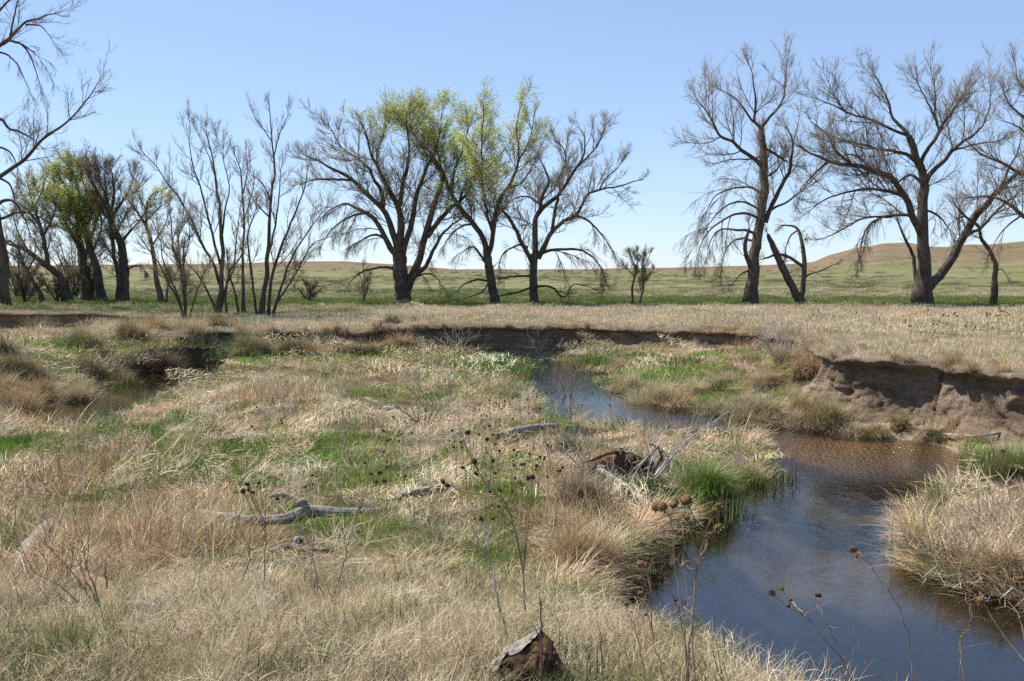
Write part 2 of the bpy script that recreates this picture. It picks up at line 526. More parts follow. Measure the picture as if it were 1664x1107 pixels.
# ------------------------------------------------------------------ ground sheet
def build_ground():
    inner = np.radians(np.linspace(-33, 33, 410))
    outl = np.radians(np.concatenate([np.linspace(-180, -60, 13)[:-1], np.linspace(-60, -33, 46)[:-1]]))
    ang = np.concatenate([outl, inner, -outl[::-1][:-1]])
    r = [.4]
    while r[-1] < 6:
        r.append(r[-1] * 1.06)
    while r[-1] < 70:
        r.append(r[-1] * (1.0080))
    while r[-1] < 3800:
        r.append(r[-1] * 1.035)
    r = np.array(r)
    A, Rr = np.meshgrid(ang, r)
    x, y = (Rr * np.sin(A)).ravel(), (Rr * np.cos(A)).ravel()
    z, W, Bd, cut = height(x, y, True)
    nr, na = Rr.shape
    i = np.arange(nr * na).reshape(nr, na)
    q = np.stack([i[:-1, :], np.roll(i, -1, 1)[:-1, :], np.roll(i, -1, 1)[1:, :], i[1:, :]], -1).reshape(-1, 4)
    tr = np.stack([i[0, :], np.roll(i[0], -1), np.full(na, nr * na)], -1)[:, [1, 0, 2]]
    v = np.concatenate([np.stack([x, y, z], 1), [[0, 0, float(height(np.array([0.]), np.array([0.]))[0])]]])
    # colours of what covers the ground
    n1 = fbm(x * .5, y * .5, 81, 4)
    n2 = fbm(x * 2.2, y * 2.2, 85, 3)
    def C(c):
        return np.array(c)[None, :]
    def mix(a, b, t):
        return a * (1 - t[:, None]) + b * t[:, None]
    col = mix(C((.075, .056, .034)) + np.zeros((len(x), 1)), C((.17, .125, .075)), smooth(.5 + n1 * .8 + n2 * .4))  # litter colour darkened to deepen the shadows between the grass blades
    g = np.clip(blob_field(x, y, GREEN) + n1 * .3, 0, 1)
    col = mix(col, C((.085, .115, .028)), g * .65)
    rd = np.clip(blob_field(x, y, REDDISH), 0, 1)
    col = mix(col, C((.19, .115, .07)), rd * .7)
    # dirt near the creek edge and sandy slumps below the cut bank
    e = (1 - smooth(W / .45))
    col = mix(col, C((.085, .06, .042)), e)
    X_u, _v = project(x, y, z)
    slump = smooth((cut - .5) / .2) * smooth((2.0 - Bd) / 1.4) * (Bd > -.4)
    col = mix(col, C((.25, .195, .14)), np.clip(slump * (.8 + .5 * n2), 0, 1))
    # creek bed
    sand = np.exp(-(((x - at(1330, 715, 0)[0]) / 1.9) ** 2 + ((y - at(1330, 715, 0)[1]) / 1.3) ** 2)) + .35 * np.exp(-(((x - at(1560, 740, 0)[0]) / 1.6) ** 2 + ((y - at(1560, 740, 0)[1]) / 1.6) ** 2))
    streak = smooth(fbm(x * .8 + y * .25, y * .35, 91, 4) * 1.6)
    bed = mix(C((.020, .019, .018)) + np.zeros((len(x), 1)), C((.20, .165, .115)), streak * .7)
    bed = mix(bed, C((.48, .29, .12)), np.clip(sand, 0, 1))
    col = mix(col, bed, smooth((.02 - W) / .3))
    # terrace and prairie
    ter = (Bd < 0) & (y > 8)
    grn = smooth((y - 55 + 5 * n1) / 5) * (1 - smooth((y - 77 + 10 * n1) / 10))
    lf = smooth((-x - 4) / 8) * smooth((y - 40) / 3) * (1 - smooth((y - 60) / 6)) * .55
    buff = mix(C((.29, .235, .15)) + np.zeros((len(x), 1)), C((.37, .31, .205)), smooth(.5 + n1))
    tc = mix(buff, C((.09, .125, .03)), np.clip(np.maximum(grn, lf) * (.8 + .5 * n1), 0, 1))
    fb = fbm(x * .02, y * .035, 95, 4)
    r_ = np.hypot(x, y)
    b1 = smooth((r_ - 76) / 12) * (1 - smooth((r_ - 118 - 25 * fb) / 18))      # buff belt
    b2 = smooth((r_ - (78 + 34 * smooth((x / np.maximum(y, 1) - .06) / .12)) - 25 * fb) / 30) * (1 - smooth((r_ - 560 - 200 * fb) / 150))   # green pasture
    b3 = smooth((r_ - 520 - 200 * fb) / 150)
    tc = mix(tc, C((.20, .165, .09)), b1 * (y > 0) * smooth((x / np.maximum(y, 1) - .06) / .12))
    gcol = mix(C((.135, .14, .062)) + np.zeros((len(x), 1)), C((.19, .17, .095)), smooth(fb * 1.2 + .35) * np.where(x < -10, 1, .6))
    tc = mix(tc, gcol, b2)
    hill = mix(C((.17, .122, .078)) + np.zeros((len(x), 1)), C((.138, .112, .064)), smooth(fbm(x * .008, y * .008, 99, 4) + .45))
    tc = mix(tc, hill, b3)
    rx = (x - 370 * 2.3) / 60
    scar = np.exp(-((x / np.maximum(y, 1) - (1450 - CU) / FPX) / .03) ** 2) * smooth((r_ - 800) / 60) * smooth(fbm(x * .02, y * .02, 103, 3) * 2)
    tc = mix(tc, C((.27, .13, .07)), scar * .6)
    col = np.where(ter[:, None], tc, col)
    cutf = (np.abs(y - np.interp(x, C2[:, 0], C2[:, 1]) - .2) < .34) & (np.interp(x, C2[:, 0], C2[:, 2]) > .04) & ter & (x > -40) & (x < 0)
    cutf |= (np.abs(y - np.interp(x, C3[:, 0], C3[:, 1]) + .25) < .5) & (np.interp(x, C3[:, 0], C3[:, 2]) > .1) & ter
    col = np.where(cutf[:, None], C((.075, .048, .032)), col)
    me = make_mesh("ground", v, q, tr, None)
    ca = me.attributes.new("col", 'FLOAT_COLOR', 'POINT')
    full = np.ones((len(v), 4), np.float32)
    full[:-1, :3] = col
    full[-1, :3] = (.2, .16, .1)
    ca.data.foreach_set("color", full.ravel())
    m, nt = new_mat("ground_cover")
    out = node(nt, "ShaderNodeOutputMaterial")
    p = node(nt, "ShaderNodeBsdfPrincipled", i_Roughness=0.95)
    p.inputs["Specular IOR Level"].default_value = 0.1
    a = node(nt, "ShaderNodeAttribute", attribute_name="col")
    tcn = node(nt, "ShaderNodeTexCoord")
    n_a = node(nt, "ShaderNodeTexNoise", i_Scale=14.0, i_Detail=10.0, i_Roughness=0.7)
    n_b = node(nt, "ShaderNodeTexNoise", i_Scale=0.9, i_Detail=8.0, i_Roughness=0.65)
    n_c = node(nt, "ShaderNodeTexNoise", i_Scale=0.05, i_Detail=8.0, i_Roughness=0.7)
    for n_ in (n_a, n_b, n_c):
        link(nt, tcn, "Object", n_, "Vector")
    c = mul_col(nt, a.outputs["Color"], ramp(nt, n_a.outputs["Fac"], [(.3, (.5, .48, .45)), (.5, (.95, .95, .93)), (.72, (1.6, 1.56, 1.48))]))
    c = mul_col(nt, c, ramp(nt, n_b.outputs["Fac"], [(.3, (.66, .72, .62)), (.5, (1, 1, 1)), (.7, (1.3, 1.22, 1.15))]))
    c = mul_col(nt, c, ramp(nt, n_c.outputs["Fac"], [(.36, (.66, .74, .6)), (.5, (1, 1, 1)), (.64, (1.32, 1.2, 1.12))]))
    nt.links.new(c, p.inputs["Base Color"])
    b = node(nt, "ShaderNodeBump", i_Strength=0.7, i_Distance=0.05)
    link(nt, n_a, "Fac", b, "Height")
    link(nt, b, 0, p, "Normal")
    link(nt, p, 0, out, 0)
    me.materials.append(m)
    obj("ground", me, kind="structure")

build_ground()

# ------------------------------------------------------------------ creek water
def build_water():
    xs = np.arange(-42, 30, .22)
    ys = np.arange(3.5, 46, .22)
    X, Y = np.meshgrid(xs, ys)
    x, y = X.ravel(), Y.ravel()
    W = poly_dist(x, y, WPOLY)
    i = np.arange(len(x)).reshape(X.shape)
    q = np.stack([i[:-1, :-1], i[:-1, 1:], i[1:, 1:], i[1:, :-1]], -1).reshape(-1, 4)
    keep = (W[q].min(1) < .25)
    q = q[keep]
    used = np.unique(q)
    remap = np.full(len(x), -1)
    remap[used] = np.arange(len(used))
    q = remap[q]
    x, y = x[used], y[used]
    me = make_mesh("creek_water", np.stack([x, y, np.zeros(len(x))], 1), q)
    c = at(1430, 737, 0)
    c2 = at(930, 605, 0)
    c3 = at(1210, 690, 0)
    rif = np.exp(-(((x - c[0] - .35 * (y - c[1])) / 2.0) ** 2 + ((y - c[1]) / 1.5) ** 2)) + .75 * np.exp(-(((x - c2[0]) / 2.6) ** 2 + ((y - c2[1]) / 4) ** 2)) + .4 * np.exp(-(((x - c3[0]) / 3) ** 2 + ((y - c3[1]) / 2.5) ** 2))
    at_ = me.attributes.new("riffle", 'FLOAT', 'POINT')
    at_.data.foreach_set("value", np.clip(rif, 0, 1).astype(np.float32))
    m, nt = new_mat("creek_water")
    out = node(nt, "ShaderNodeOutputMaterial")
    tc = node(nt, "ShaderNodeTexCoord")
    mp = node(nt, "ShaderNodeMapping")
    mp.inputs["Rotation"].default_value = (0, 0, math.radians(25))
    mp.inputs["Scale"].default_value = (1.0, .55, 1)
    link(nt, tc, "Object", mp, 0)
    w1 = node(nt, "ShaderNodeTexNoise", i_Scale=3.2, i_Detail=4.0, i_Roughness=0.55, i_Distortion=.8)
    w2 = node(nt, "ShaderNodeTexNoise", i_Scale=16.0, i_Detail=3.0, i_Roughness=0.6, i_Distortion=.4)
    w3 = node(nt, "ShaderNodeTexNoise", i_Scale=.5, i_Detail=3.0)
    for w in (w1, w2):
        link(nt, mp, 0, w, "Vector")
    link(nt, tc, "Object", w3, "Vector")
    rf = node(nt, "ShaderNodeAttribute", attribute_name="riffle")
    def math_(op, a, b):
        n = node(nt, "ShaderNodeMath", operation=op)
        for k, s in ((0, a), (1, b)):
            if isinstance(s, (int, float)):
                n.inputs[k].default_value = s
            else:
                nt.links.new(s, n.inputs[k])
        return n.outputs[0]
    amp1 = math_('ADD', math_('MULTIPLY', rf.outputs["Fac"], .06), .0085)
    amp1 = math_('MULTIPLY', amp1, math_('ADD', w3.outputs["Fac"], .3))
    amp2 = math_('ADD', math_('MULTIPLY', rf.outputs["Fac"], .085), .0012)
    h = math_('ADD', math_('MULTIPLY', w1.outputs["Fac"], amp1), math_('MULTIPLY', w2.outputs["Fac"], amp2))
    b = node(nt, "ShaderNodeBump", i_Strength=1.0, i_Distance=1.0)
    nt.links.new(h, b.inputs["Height"])
    fr = node(nt, "ShaderNodeFresnel", i_IOR=1.65)
    link(nt, b, 0, fr, "Normal")
    gl = node(nt, "ShaderNodeBsdfGlossy", i_Roughness=0.035)
    gl.inputs["Color"].default_value = (1, 1, 1, 1)
    link(nt, b, 0, gl, "Normal")
    tp = node(nt, "ShaderNodeBsdfTransparent")
    tp.inputs["Color"].default_value = (.70, .65, .53, 1)
    mx = node(nt, "ShaderNodeMixShader")
    link(nt, fr, 0, mx, 0)
    link(nt, tp, 0, mx, 1)
    link(nt, gl, 0, mx, 2)
    link(nt, mx, 0, out, 0)
    me.materials.append(m)
    obj("creek_water", me, kind="structure")

build_water()

# ------------------------------------------------------------------ cut bank
def dirt_mat():
    m, nt = new_mat("bank_soil")
    out = node(nt, "ShaderNodeOutputMaterial")
    p = node(nt, "ShaderNodeBsdfPrincipled", i_Roughness=0.95)
    p.inputs["Specular IOR Level"].default_value = 0.1
    tc = node(nt, "ShaderNodeTexCoord")
    mp = node(nt, "ShaderNodeMapping")
    mp.inputs["Scale"].default_value = (.35, .35, 3.2)
    link(nt, tc, "Object", mp, 0)
    s1 = node(nt, "ShaderNodeTexNoise", i_Scale=2.2, i_Detail=9.0, i_Roughness=.65)
    link(nt, mp, 0, s1, "Vector")
    n1 = node(nt, "ShaderNodeTexNoise", i_Scale=9.0, i_Detail=12.0, i_Roughness=.72)
    link(nt, tc, "Object", n1, "Vector")
    n2 = node(nt, "ShaderNodeTexNoise", i_Scale=.55, i_Detail=4.0)
    link(nt, tc, "Object", n2, "Vector")
    c = ramp(nt, s1.outputs["Fac"], [(.3, (.14, .10, .072)), (.46, (.235, .175, .125)), (.6, (.31, .24, .175)), (.72, (.41, .33, .25))])
    c = mul_col(nt, c, ramp(nt, n1.outputs["Fac"], [(.3, (.5, .48, .46)), (.55, (1, 1, 1)), (.75, (1.35, 1.3, 1.25))]))
    c = mul_col(nt, c, ramp(nt, n2.outputs["Fac"], [(.35, (.75, .7, .66)), (.65, (1.15, 1.15, 1.15))]))
    nt.links.new(c, p.inputs["Base Color"])
    b = node(nt, "ShaderNodeBump", i_Strength=1.0, i_Distance=.1)
    link(nt, n1, "Fac", b, "Height")
    link(nt, b, 0, p, "Normal")
    link(nt, p, 0, out, 0)
    return m

M_DIRT = dirt_mat()
LIP = []          # (x, y, z, nx, ny) along the overhanging turf edge

def build_bank(name, line, s_lo, s_hi, ds=.055):
    d = line
    s = np.concatenate([[0], np.cumsum(np.linalg.norm(np.diff(d[:, :2], axis=0), axis=1))])
    ss = np.arange(s_lo, s_hi, ds)
    x, y, cut = (np.interp(ss, s, d[:, k]) for k in (0, 1, 2))
    tx, ty = np.gradient(x), np.gradient(y)
    L = np.hypot(tx, ty) + 1e-9
    # smooth the normals
    ker = np.ones(15) / 15
    nx = np.convolve(np.pad(ty / L, 7, 'edge'), ker, 'valid')
    ny = np.convolve(np.pad(-tx / L, 7, 'edge'), ker, 'valid')
    L = np.hypot(nx, ny)
    nx, ny = nx / L, ny / L
    zt = height(x - nx * 1.15, y - ny * 1.15)
    zb = height(x + nx * .12, y + ny * .12)
    zb = np.convolve(np.pad(zb, 7, 'edge'), ker, 'valid')
    hgt = np.maximum(zt - zb, .05)
    rows = []
    lipn = .10 + .09 * fbm(ss * 1.6, ss * 0, 121, 3) + .05 * fbm(ss * 6, ss * 0, 123, 2)
    sag = .05 + .05 * fbm(ss * 1.1, ss * 0 + 5, 125, 3)
    for k in range(7):                                   # turf on top
        t = k / 6
        off = -1.2 + (1.2 + lipn) * t
        zz = height(x - nx * 1.2, y - ny * 1.2) * (1 - t) + zt * t + .012 - sag * t ** 4 + .02 * fbm(ss * 3, ss * 0 + t * 3, 131, 2)
        rows.append(np.stack([x + nx * off, y + ny * off, zz], 1))
    nface = 34
    flute = fbm(ss * .9, ss * 0, 141, 4)
    crack = np.exp(-np.abs(fbm(ss * .75, ss * 0 + 2, 143, 3)) * 16)
    for k in range(1, nface + 1):
        t = k / nface
        zz = (zt - .05) * (1 - t) + (zb - .12) * t
        prof = np.where(t < .12, lipn * (1 - t / .12) - .10 * (t / .12), -.10 + .26 * (max(t - .12, 0) / .88) ** 1.6)
        wx = ss + .5 * fbm(ss * .8, zz * .9 + 4, 153, 3)
        wz = zz + .3 * fbm(ss * .9 + 7, zz * 1.1, 155, 3)
        rough = .17 * flute * smooth(t * 5) + .15 * fbm(wx * 1.3 + wz * .6, wz * 1.5 - wx * .4, 145, 5) + (.10 * np.abs(fbm(wx * 5.2 - wz * 2.7, wz * 4.4 + wx * 2.1, 147, 4)) + .035 * fbm(wx * 13, wz * 11, 157, 3))
        ledge = .07 * smooth((fbm(wx * .7 + 3, wz * 2.3 + wx * .2, 149, 3) - .1) * 5)
        toe = .14 * smooth((t - .72) / .28) * (1 + fbm(ss * 1.2, zz * 0, 151, 3))
        off = prof + (rough + ledge - .13 * crack * smooth(t * 8)) * np.clip(hgt / .6, .25, 1) + toe * np.clip(hgt, .2, 1)
        zz = zz - sag * np.clip(1 - t * 8, 0, 1)
        rows.append(np.stack([x + nx * off, y + ny * off, zz], 1))
    V = np.stack(rows, 0)
    nr, nc = V.shape[:2]
    i = np.arange(nr * nc).reshape(nr, nc)
    q = np.stack([i[1:, :-1], i[1:, 1:], i[:-1, 1:], i[:-1, :-1]], -1).reshape(-1, 4)
    me = make_mesh(name, V.reshape(-1, 3), q, None, M_DIRT)
    o = obj(name, me, kind="structure")
    for a, b_, c, e, f, cc, hh in zip(V[6, :, 0], V[6, :, 1], V[6, :, 2], nx, ny, cut, hgt):
        LIP.append((a, b_, c, e, f, cc, hh, len(LIP)))
    return o

_s = np.concatenate([[0], np.cumsum(np.linalg.norm(np.diff(BLINE[:, :2], axis=0), axis=1))])
_on = BLINE[:, 2] > .045
runs, st = [], None
for k in range(len(_on)):
    if _on[k] and st is None:
        st = k
    if (not _on[k] or k == len(_on) - 1) and st is not None:
        runs.append((_s[st], _s[k]))
        st = None
for a, b_ in runs:
    if b_ - a > 2:
        build_bank("cut_bank", BLINE, a, b_)

def scar_line(C):
    n = int(np.abs(C[-1, 0] - C[0, 0]) / .25)
    xx = np.linspace(C[0, 0], C[-1, 0], n)
    yy = np.interp(xx, C[:, 0], C[:, 1]) + .22 * fbm(xx * .5, xx * 0 + 31, 161, 4)
    return np.stack([xx, yy, np.ones(n) * .9, np.ones(n)], 1)
build_bank("old_cut_bank", scar_line(C2[:-1]), 0, C2[-2, 0] - C2[0, 0], .13)
build_bank("far_cut_bank", scar_line(C3[1:-1]), 0, C3[-2, 0] - C3[1, 0])


# ------------------------------------------------------------------ grass: blades, patches, scatter
def blades(n, px, py, L, az, tilt0, bend, wid, K=4, rg=rng, pz=None, curl=0.0):
    """n bent blades -> verts, quads, tris.  az = azimuth the blade leans to, tilt from vertical"""
    t = np.linspace(0, 1, K)
    th = tilt0[:, None] + bend[:, None] * t[None, :]
    az2 = az[:, None] + curl * rg.normal(0, 1, (n, 1)) * t[None, :]
    step = (L / (K - 1))[:, None]
    dx, dy, dz = np.sin(th) * np.cos(az2) * step, np.sin(th) * np.sin(az2) * step, np.cos(th) * step
    z0 = np.zeros(n) if pz is None else pz
    X = np.concatenate([px[:, None], px[:, None] + np.cumsum(dx[:, :-1], 1)], 1)
    Y = np.concatenate([py[:, None], py[:, None] + np.cumsum(dy[:, :-1], 1)], 1)
    Z = np.concatenate([z0[:, None], z0[:, None] + np.cumsum(dz[:, :-1], 1)], 1)
    sa = az + math.pi / 2 + rg.normal(0, .5, n)
    w = wid[:, None] * (1 - t[None, :] ** 2 * .9) * .5
    sx, sy = np.cos(sa)[:, None] * w, np.sin(sa)[:, None] * w
    A = np.stack([X - sx, Y - sy, Z], -1)[:, :K - 1]
    B = np.stack([X + sx, Y + sy, Z], -1)[:, :K - 1]
    tip = np.stack([X[:, -1], Y[:, -1], Z[:, -1]], -1)
    V = np.concatenate([np.stack([A, B], 2).reshape(n, -1, 3), tip[:, None, :]], 1)      # 2(K-1)+1 per blade
    m = 2 * (K - 1) + 1
    base = (np.arange(n) * m)[:, None]
    k = np.arange(K - 2)[None, :]
    a = base + 2 * k
    Q = np.stack([a, a + 1, a + 3, a + 2], -1).reshape(-1, 4)
    Tt = np.stack([base[:, 0] + m - 3, base[:, 0] + m - 2, base[:, 0] + m - 1], -1)
    return V.reshape(-1, 3), Q, Tt

M_INST = blade_mat("grass_blade", translucent=.2, instanced=True)

def patch(size, n, L, wid, tilt, bend, K=4, mat=None, lay=0.0, curl=.4, rg=rng, clump=0.0, sink=.02):
    """one patch of blades; L, tilt, bend = (mean, spread); lay = share of blades lying along the patch's own direction"""
    bag = Bag()
    r = size * np.sqrt(rg.random(n)) * (1 - clump * rg.random(n))
    a = rg.random(n) * 2 * math.pi
    px, py = r * np.cos(a), r * np.sin(a)
    l = np.clip(rg.normal(L[0], L[1], n), L[0] * .3, L[0] * 2)
    az = np.where(rg.random(n) < lay, rg.normal(0, .5, n), rg.random(n) * 2 * math.pi)
    t0 = np.abs(rg.normal(tilt[0], tilt[1], n))
    bd = rg.normal(bend[0], bend[1], n)
    bd = np.minimum(t0 + bd, 1.72) - t0
    w = wid * rg.uniform(.6, 1.4, n)
    bag.add(*blades(n, px, py, l, az, t0, bd, w, K, rg, np.full(n, -sink), curl))
    return bag.mesh("patch", mat or M_INST)

PROTO = {}
def proto_set(name, variants):
    col = bpy.data.collections.new("proto_" + name)
    for k, me in enumerate(variants):
        o = bpy.data.objects.new("proto_%s_%02d" % (name, k), me)
        col.objects.link(o)
    PROTO[name] = col

def scatter_object(name, protos, P, idx, rot, scl, tint):
    """ONE stuff object: patches of plants instanced on points"""
    n = len(P)
    me = bpy.data.meshes.new(name)
    me.vertices.add(n)
    me.vertices.foreach_set("co", np.asarray(P, np.float32).ravel())
    def attr(nm, ty, key, val, dt=np.float32):
        a = me.attributes.new(nm, ty, 'POINT')
        a.data.foreach_set(key, np.asarray(val, dt).ravel())
    attr("idx", 'INT', "value", idx, np.int32)
    attr("rot", 'FLOAT_VECTOR', "vector", rot)
    attr("scl", 'FLOAT_VECTOR', "vector", scl)
    t4 = np.ones((n, 4), np.float32)
    t4[:, :3] = tint
    attr("tint", 'FLOAT_COLOR', "color", t4)
    me.update()
    o = obj(name, me, kind="stuff")
    ng = bpy.data.node_groups.new(name, 'GeometryNodeTree')
    ng.interface.new_socket("Geometry", in_out='INPUT', socket_type='NodeSocketGeometry')
    ng.interface.new_socket("Geometry", in_out='OUTPUT', socket_type='NodeSocketGeometry')
    gi, go = ng.nodes.new("NodeGroupInput"), ng.nodes.new("NodeGroupOutput")
    ci = ng.nodes.new("GeometryNodeCollectionInfo")
    ci.inputs["Collection"].default_value = PROTO[protos]
    ci.inputs["Separate Children"].default_value = True
    ci.inputs["Reset Children"].default_value = True
    ip = ng.nodes.new("GeometryNodeInstanceOnPoints")
    ip.inputs["Pick Instance"].default_value = True
    def named(nm, ty):
        a = ng.nodes.new("GeometryNodeInputNamedAttribute")
        a.data_type = ty
        a.inputs["Name"].default_value = nm
        return a.outputs[0]
    er = ng.nodes.new("FunctionNodeEulerToRotation")
    L = ng.links.new
    L(gi.outputs[0], ip.inputs["Points"])
    L(ci.outputs[0], ip.inputs["Instance"])
    L(named("idx", 'INT'), ip.inputs["Instance Index"])
    L(named("rot", 'FLOAT_VECTOR'), er.inputs[0])
    L(er.outputs[0], ip.inputs["Rotation"])
    L(named("scl", 'FLOAT_VECTOR'), ip.inputs["Scale"])
    L(ip.outputs[0], go.inputs[0])
    md = o.modifiers.new("scatter", 'NODES')
    md.node_group = ng
    return o

RG = np.random.default_rng(21)
# patch sets: index = lod * 4 + variant
def lods(fn):
    out = []
    for lod in range(3):
        for v in range(4):
            out.append(fn(lod))
    return out
SZ = (.30, .55, 1.15)
WF = (1.0, 1.9, 3.6)
proto_set("straw", lods(lambda l: patch(SZ[l], (170, 260, 360)[l], (.24, .08), .0042 * WF[l], (.95, .45), (.6, .5), (5, 4, 3)[l], lay=.55, rg=RG)))
proto_set("green", lods(lambda l: patch(SZ[l], (130, 220, 320)[l], (.12, .04), .0045 * WF[l], (.25, .2), (.5, .35), (4, 3, 3)[l], lay=.3, rg=RG)))
proto_set("fine", lods(lambda l: patch(SZ[l], (260, 300, 330)[l], (.16, .05), .0024 * WF[l], (.6, .4), (.9, .5), (5, 4, 3)[l], lay=.35, curl=.8, rg=RG)))
proto_set("reed", lods(lambda l: patch(SZ[l], (60, 100, 190)[l], (.46, .17), .0085 * WF[l] ** .7, (1.0, .5), (.25, .5), (4, 4, 3)[l], lay=.35, rg=RG)))
proto_set("short", lods(lambda l: patch(SZ[l], (170, 320, 560)[l], (.105, .03), .0032 * WF[l], (.55, .35), (.6, .35), (4, 3, 3)[l], lay=.35, rg=RG)))
proto_set("drape", [patch(.16, 170, (.42, .12), .007, (.7, .35), (1.2, .4), 5, lay=.75, rg=RG, clump=.4) for k in range(4)])
proto_set("weed", [patch(.1, 9, (.62, .2), .0065, (.12, .12), (.25, .2), 4, curl=.6, rg=RG) for k in range(8)])

def leaf_clump(n, rad, h, ls, rg):
    bag = Bag()
    a = rg.random(n) * 2 * math.pi
    r = rad * np.sqrt(rg.random(n))
    c = np.stack([r * np.cos(a), r * np.sin(a), rg.random(n) * h * (1 - (r / rad) ** 2 * .6)], 1)
    d = norm(rg.normal(0, 1, (n, 3)) * [1, 1, .35])
    s = norm(np.cross(d, rg.normal(0, 1, (n, 3))))
    l = ls * rg.uniform(.5, 1.3, n)[:, None]
    V = np.stack([c - d * l, c - s * l * .35, c + d * l, c + s * l * .35], 1).reshape(-1, 3)
    bag.add(V, np.arange(n * 4).reshape(n, 4))
    return bag.mesh("leaves", M_INST)
proto_set("broadleaf", [leaf_clump(260, .26, .26, .032, RG) for k in range(4)])

def jitter_grid(x0, x1, y0, y1, s, rg):
    xs, ys = np.arange(x0, x1, s), np.arange(y0, y1, s)
    X, Y = np.meshgrid(xs, ys)
    return X.ravel() + rg.uniform(-.5, .5, X.size) * s, Y.ravel() + rg.uniform(-.5, .5, X.size) * s

def sites(step_scale=1.0, y0=2.6, y1=78.0):
    """scatter sites in three rings of distance, kept to what the camera (and a step beside it) sees"""
    out = []
    for lod, (a, b, s) in enumerate(((2.6, 13, .26), (13, 29, .46), (29, 110, .85))):
        a, b = max(a, y0), min(b, y1)
        if b <= a:
            continue
        s *= step_scale
        w = b * .62 + 1.5
        x, y = jitter_grid(-w, w, a, b, s, RG)
        k = np.abs(x) < y * .60 + 1.2
        out.append((x[k], y[k], np.full(k.sum(), lod)))
    x, y, l = (np.concatenate([o[i] for o in out]) for i in range(3))
    z, W, Bd, cut = height(x, y, True)
    return x, y, z, l, W, Bd, cut

def emit(name, proto, x, y, z, lod, tint, scale=(.75, 1.3), zs=None, nvar=4, yaw=None, tilt=.12):
    if name in ('dry_grass', 'pale_grass', 'flattened_reeds', 'green_grass'):
        ok = clear_of_logs(x, y)
        x, y, z, lod, tint = x[ok], y[ok], z[ok], lod[ok], tint[ok]
        zs = zs[ok] if zs is not None else None
    n = len(x)
    idx = lod * 4 + RG.integers(0, nvar, n) if nvar == 4 else RG.integers(0, nvar, n)
    yw = RG.random(n) * 2 * math.pi if yaw is None else yaw
    rot = np.stack([RG.normal(0, tilt, n), RG.normal(0, tilt, n), yw], 1)
    sc = RG.uniform(*scale, n)
    sz = sc * (RG.uniform(.75, 1.25, n) if zs is None else zs)
    scatter_object(name, proto, np.stack([x, y, z], 1), idx, rot, np.stack([sc, sc, sz], 1), tint)

def tints(n, cols, amp=.16, w=None):
    c = np.array(cols)
    k = RG.choice(len(c), n, p=w)
    t = c[k] * (1 + RG.normal(0, amp, (n, 1)))
    return np.clip(t * (1 + RG.normal(0, .04, (n, 3))), .005, .9)

STRAW = [(.53, .415, .265), (.60, .49, .335), (.42, .315, .195), (.56, .43, .27), (.63, .54, .405)]
TAN = [(.51, .375, .225), (.46, .325, .19), (.57, .45, .30), (.39, .265, .155)]
GRN = [(.15, .26, .035), (.19, .31, .045), (.125, .21, .035), (.24, .34, .07)]
OLIVE = [(.16, .165, .06), (.22, .20, .09), (.12, .14, .045)]
PALE = [(.59, .475, .315), (.66, .55, .385), (.49, .39, .25), (.40, .335, .19)]
BUFF = [(.55, .455, .315), (.61, .52, .375), (.49, .40, .27), (.57, .485, .35)]

# bare spots round the logs and stumps, (u, v, radius in m)
CLEAR = [(332, 845, .28), (355, 850, .3), (380, 855, .32), (410, 855, .3), (440, 853, .3), (470, 848, .32), (500, 842, .34), (530, 842, .28), (560, 840, .25), (595, 838, .2),
         (40, 915, .34), (65, 885, .38), (82, 862, .3), (195, 1008, .3), (225, 1010, .3), (262, 1008, .28), (140, 958, .3), (170, 985, .32), (230, 848, .25), (820, 722, .3), (850, 715, .3), (885, 708, .3),
         (440, 902, .2), (480, 898, .22), (520, 900, .2), (650, 812, .2), (690, 804, .25), (725, 798, .2), (850, 1105, .22), (880, 1112, .26), (908, 1108, .22),
         (990, 770, .55), (1030, 765, .55), (985, 785, .3), (1020, 808, .3)]
_CL = None
def clear_of_logs(x, y):
    global _CL
    if _CL is None:
        _CL = []
        for u, v, r in CLEAR:
            zz = .3
            for _ in range(8):
                p = at(u, v, zz)
                zz = .5 * zz + .5 * float(height(np.array([p[0]]), np.array([p[1]]))[0])
            _CL.append((p[0], p[1], r))
    ok = np.ones(len(x), bool)
    for a, b, r in _CL:
        ok &= (x - a) ** 2 + (y - b) ** 2 > .5 * r * r
    return ok

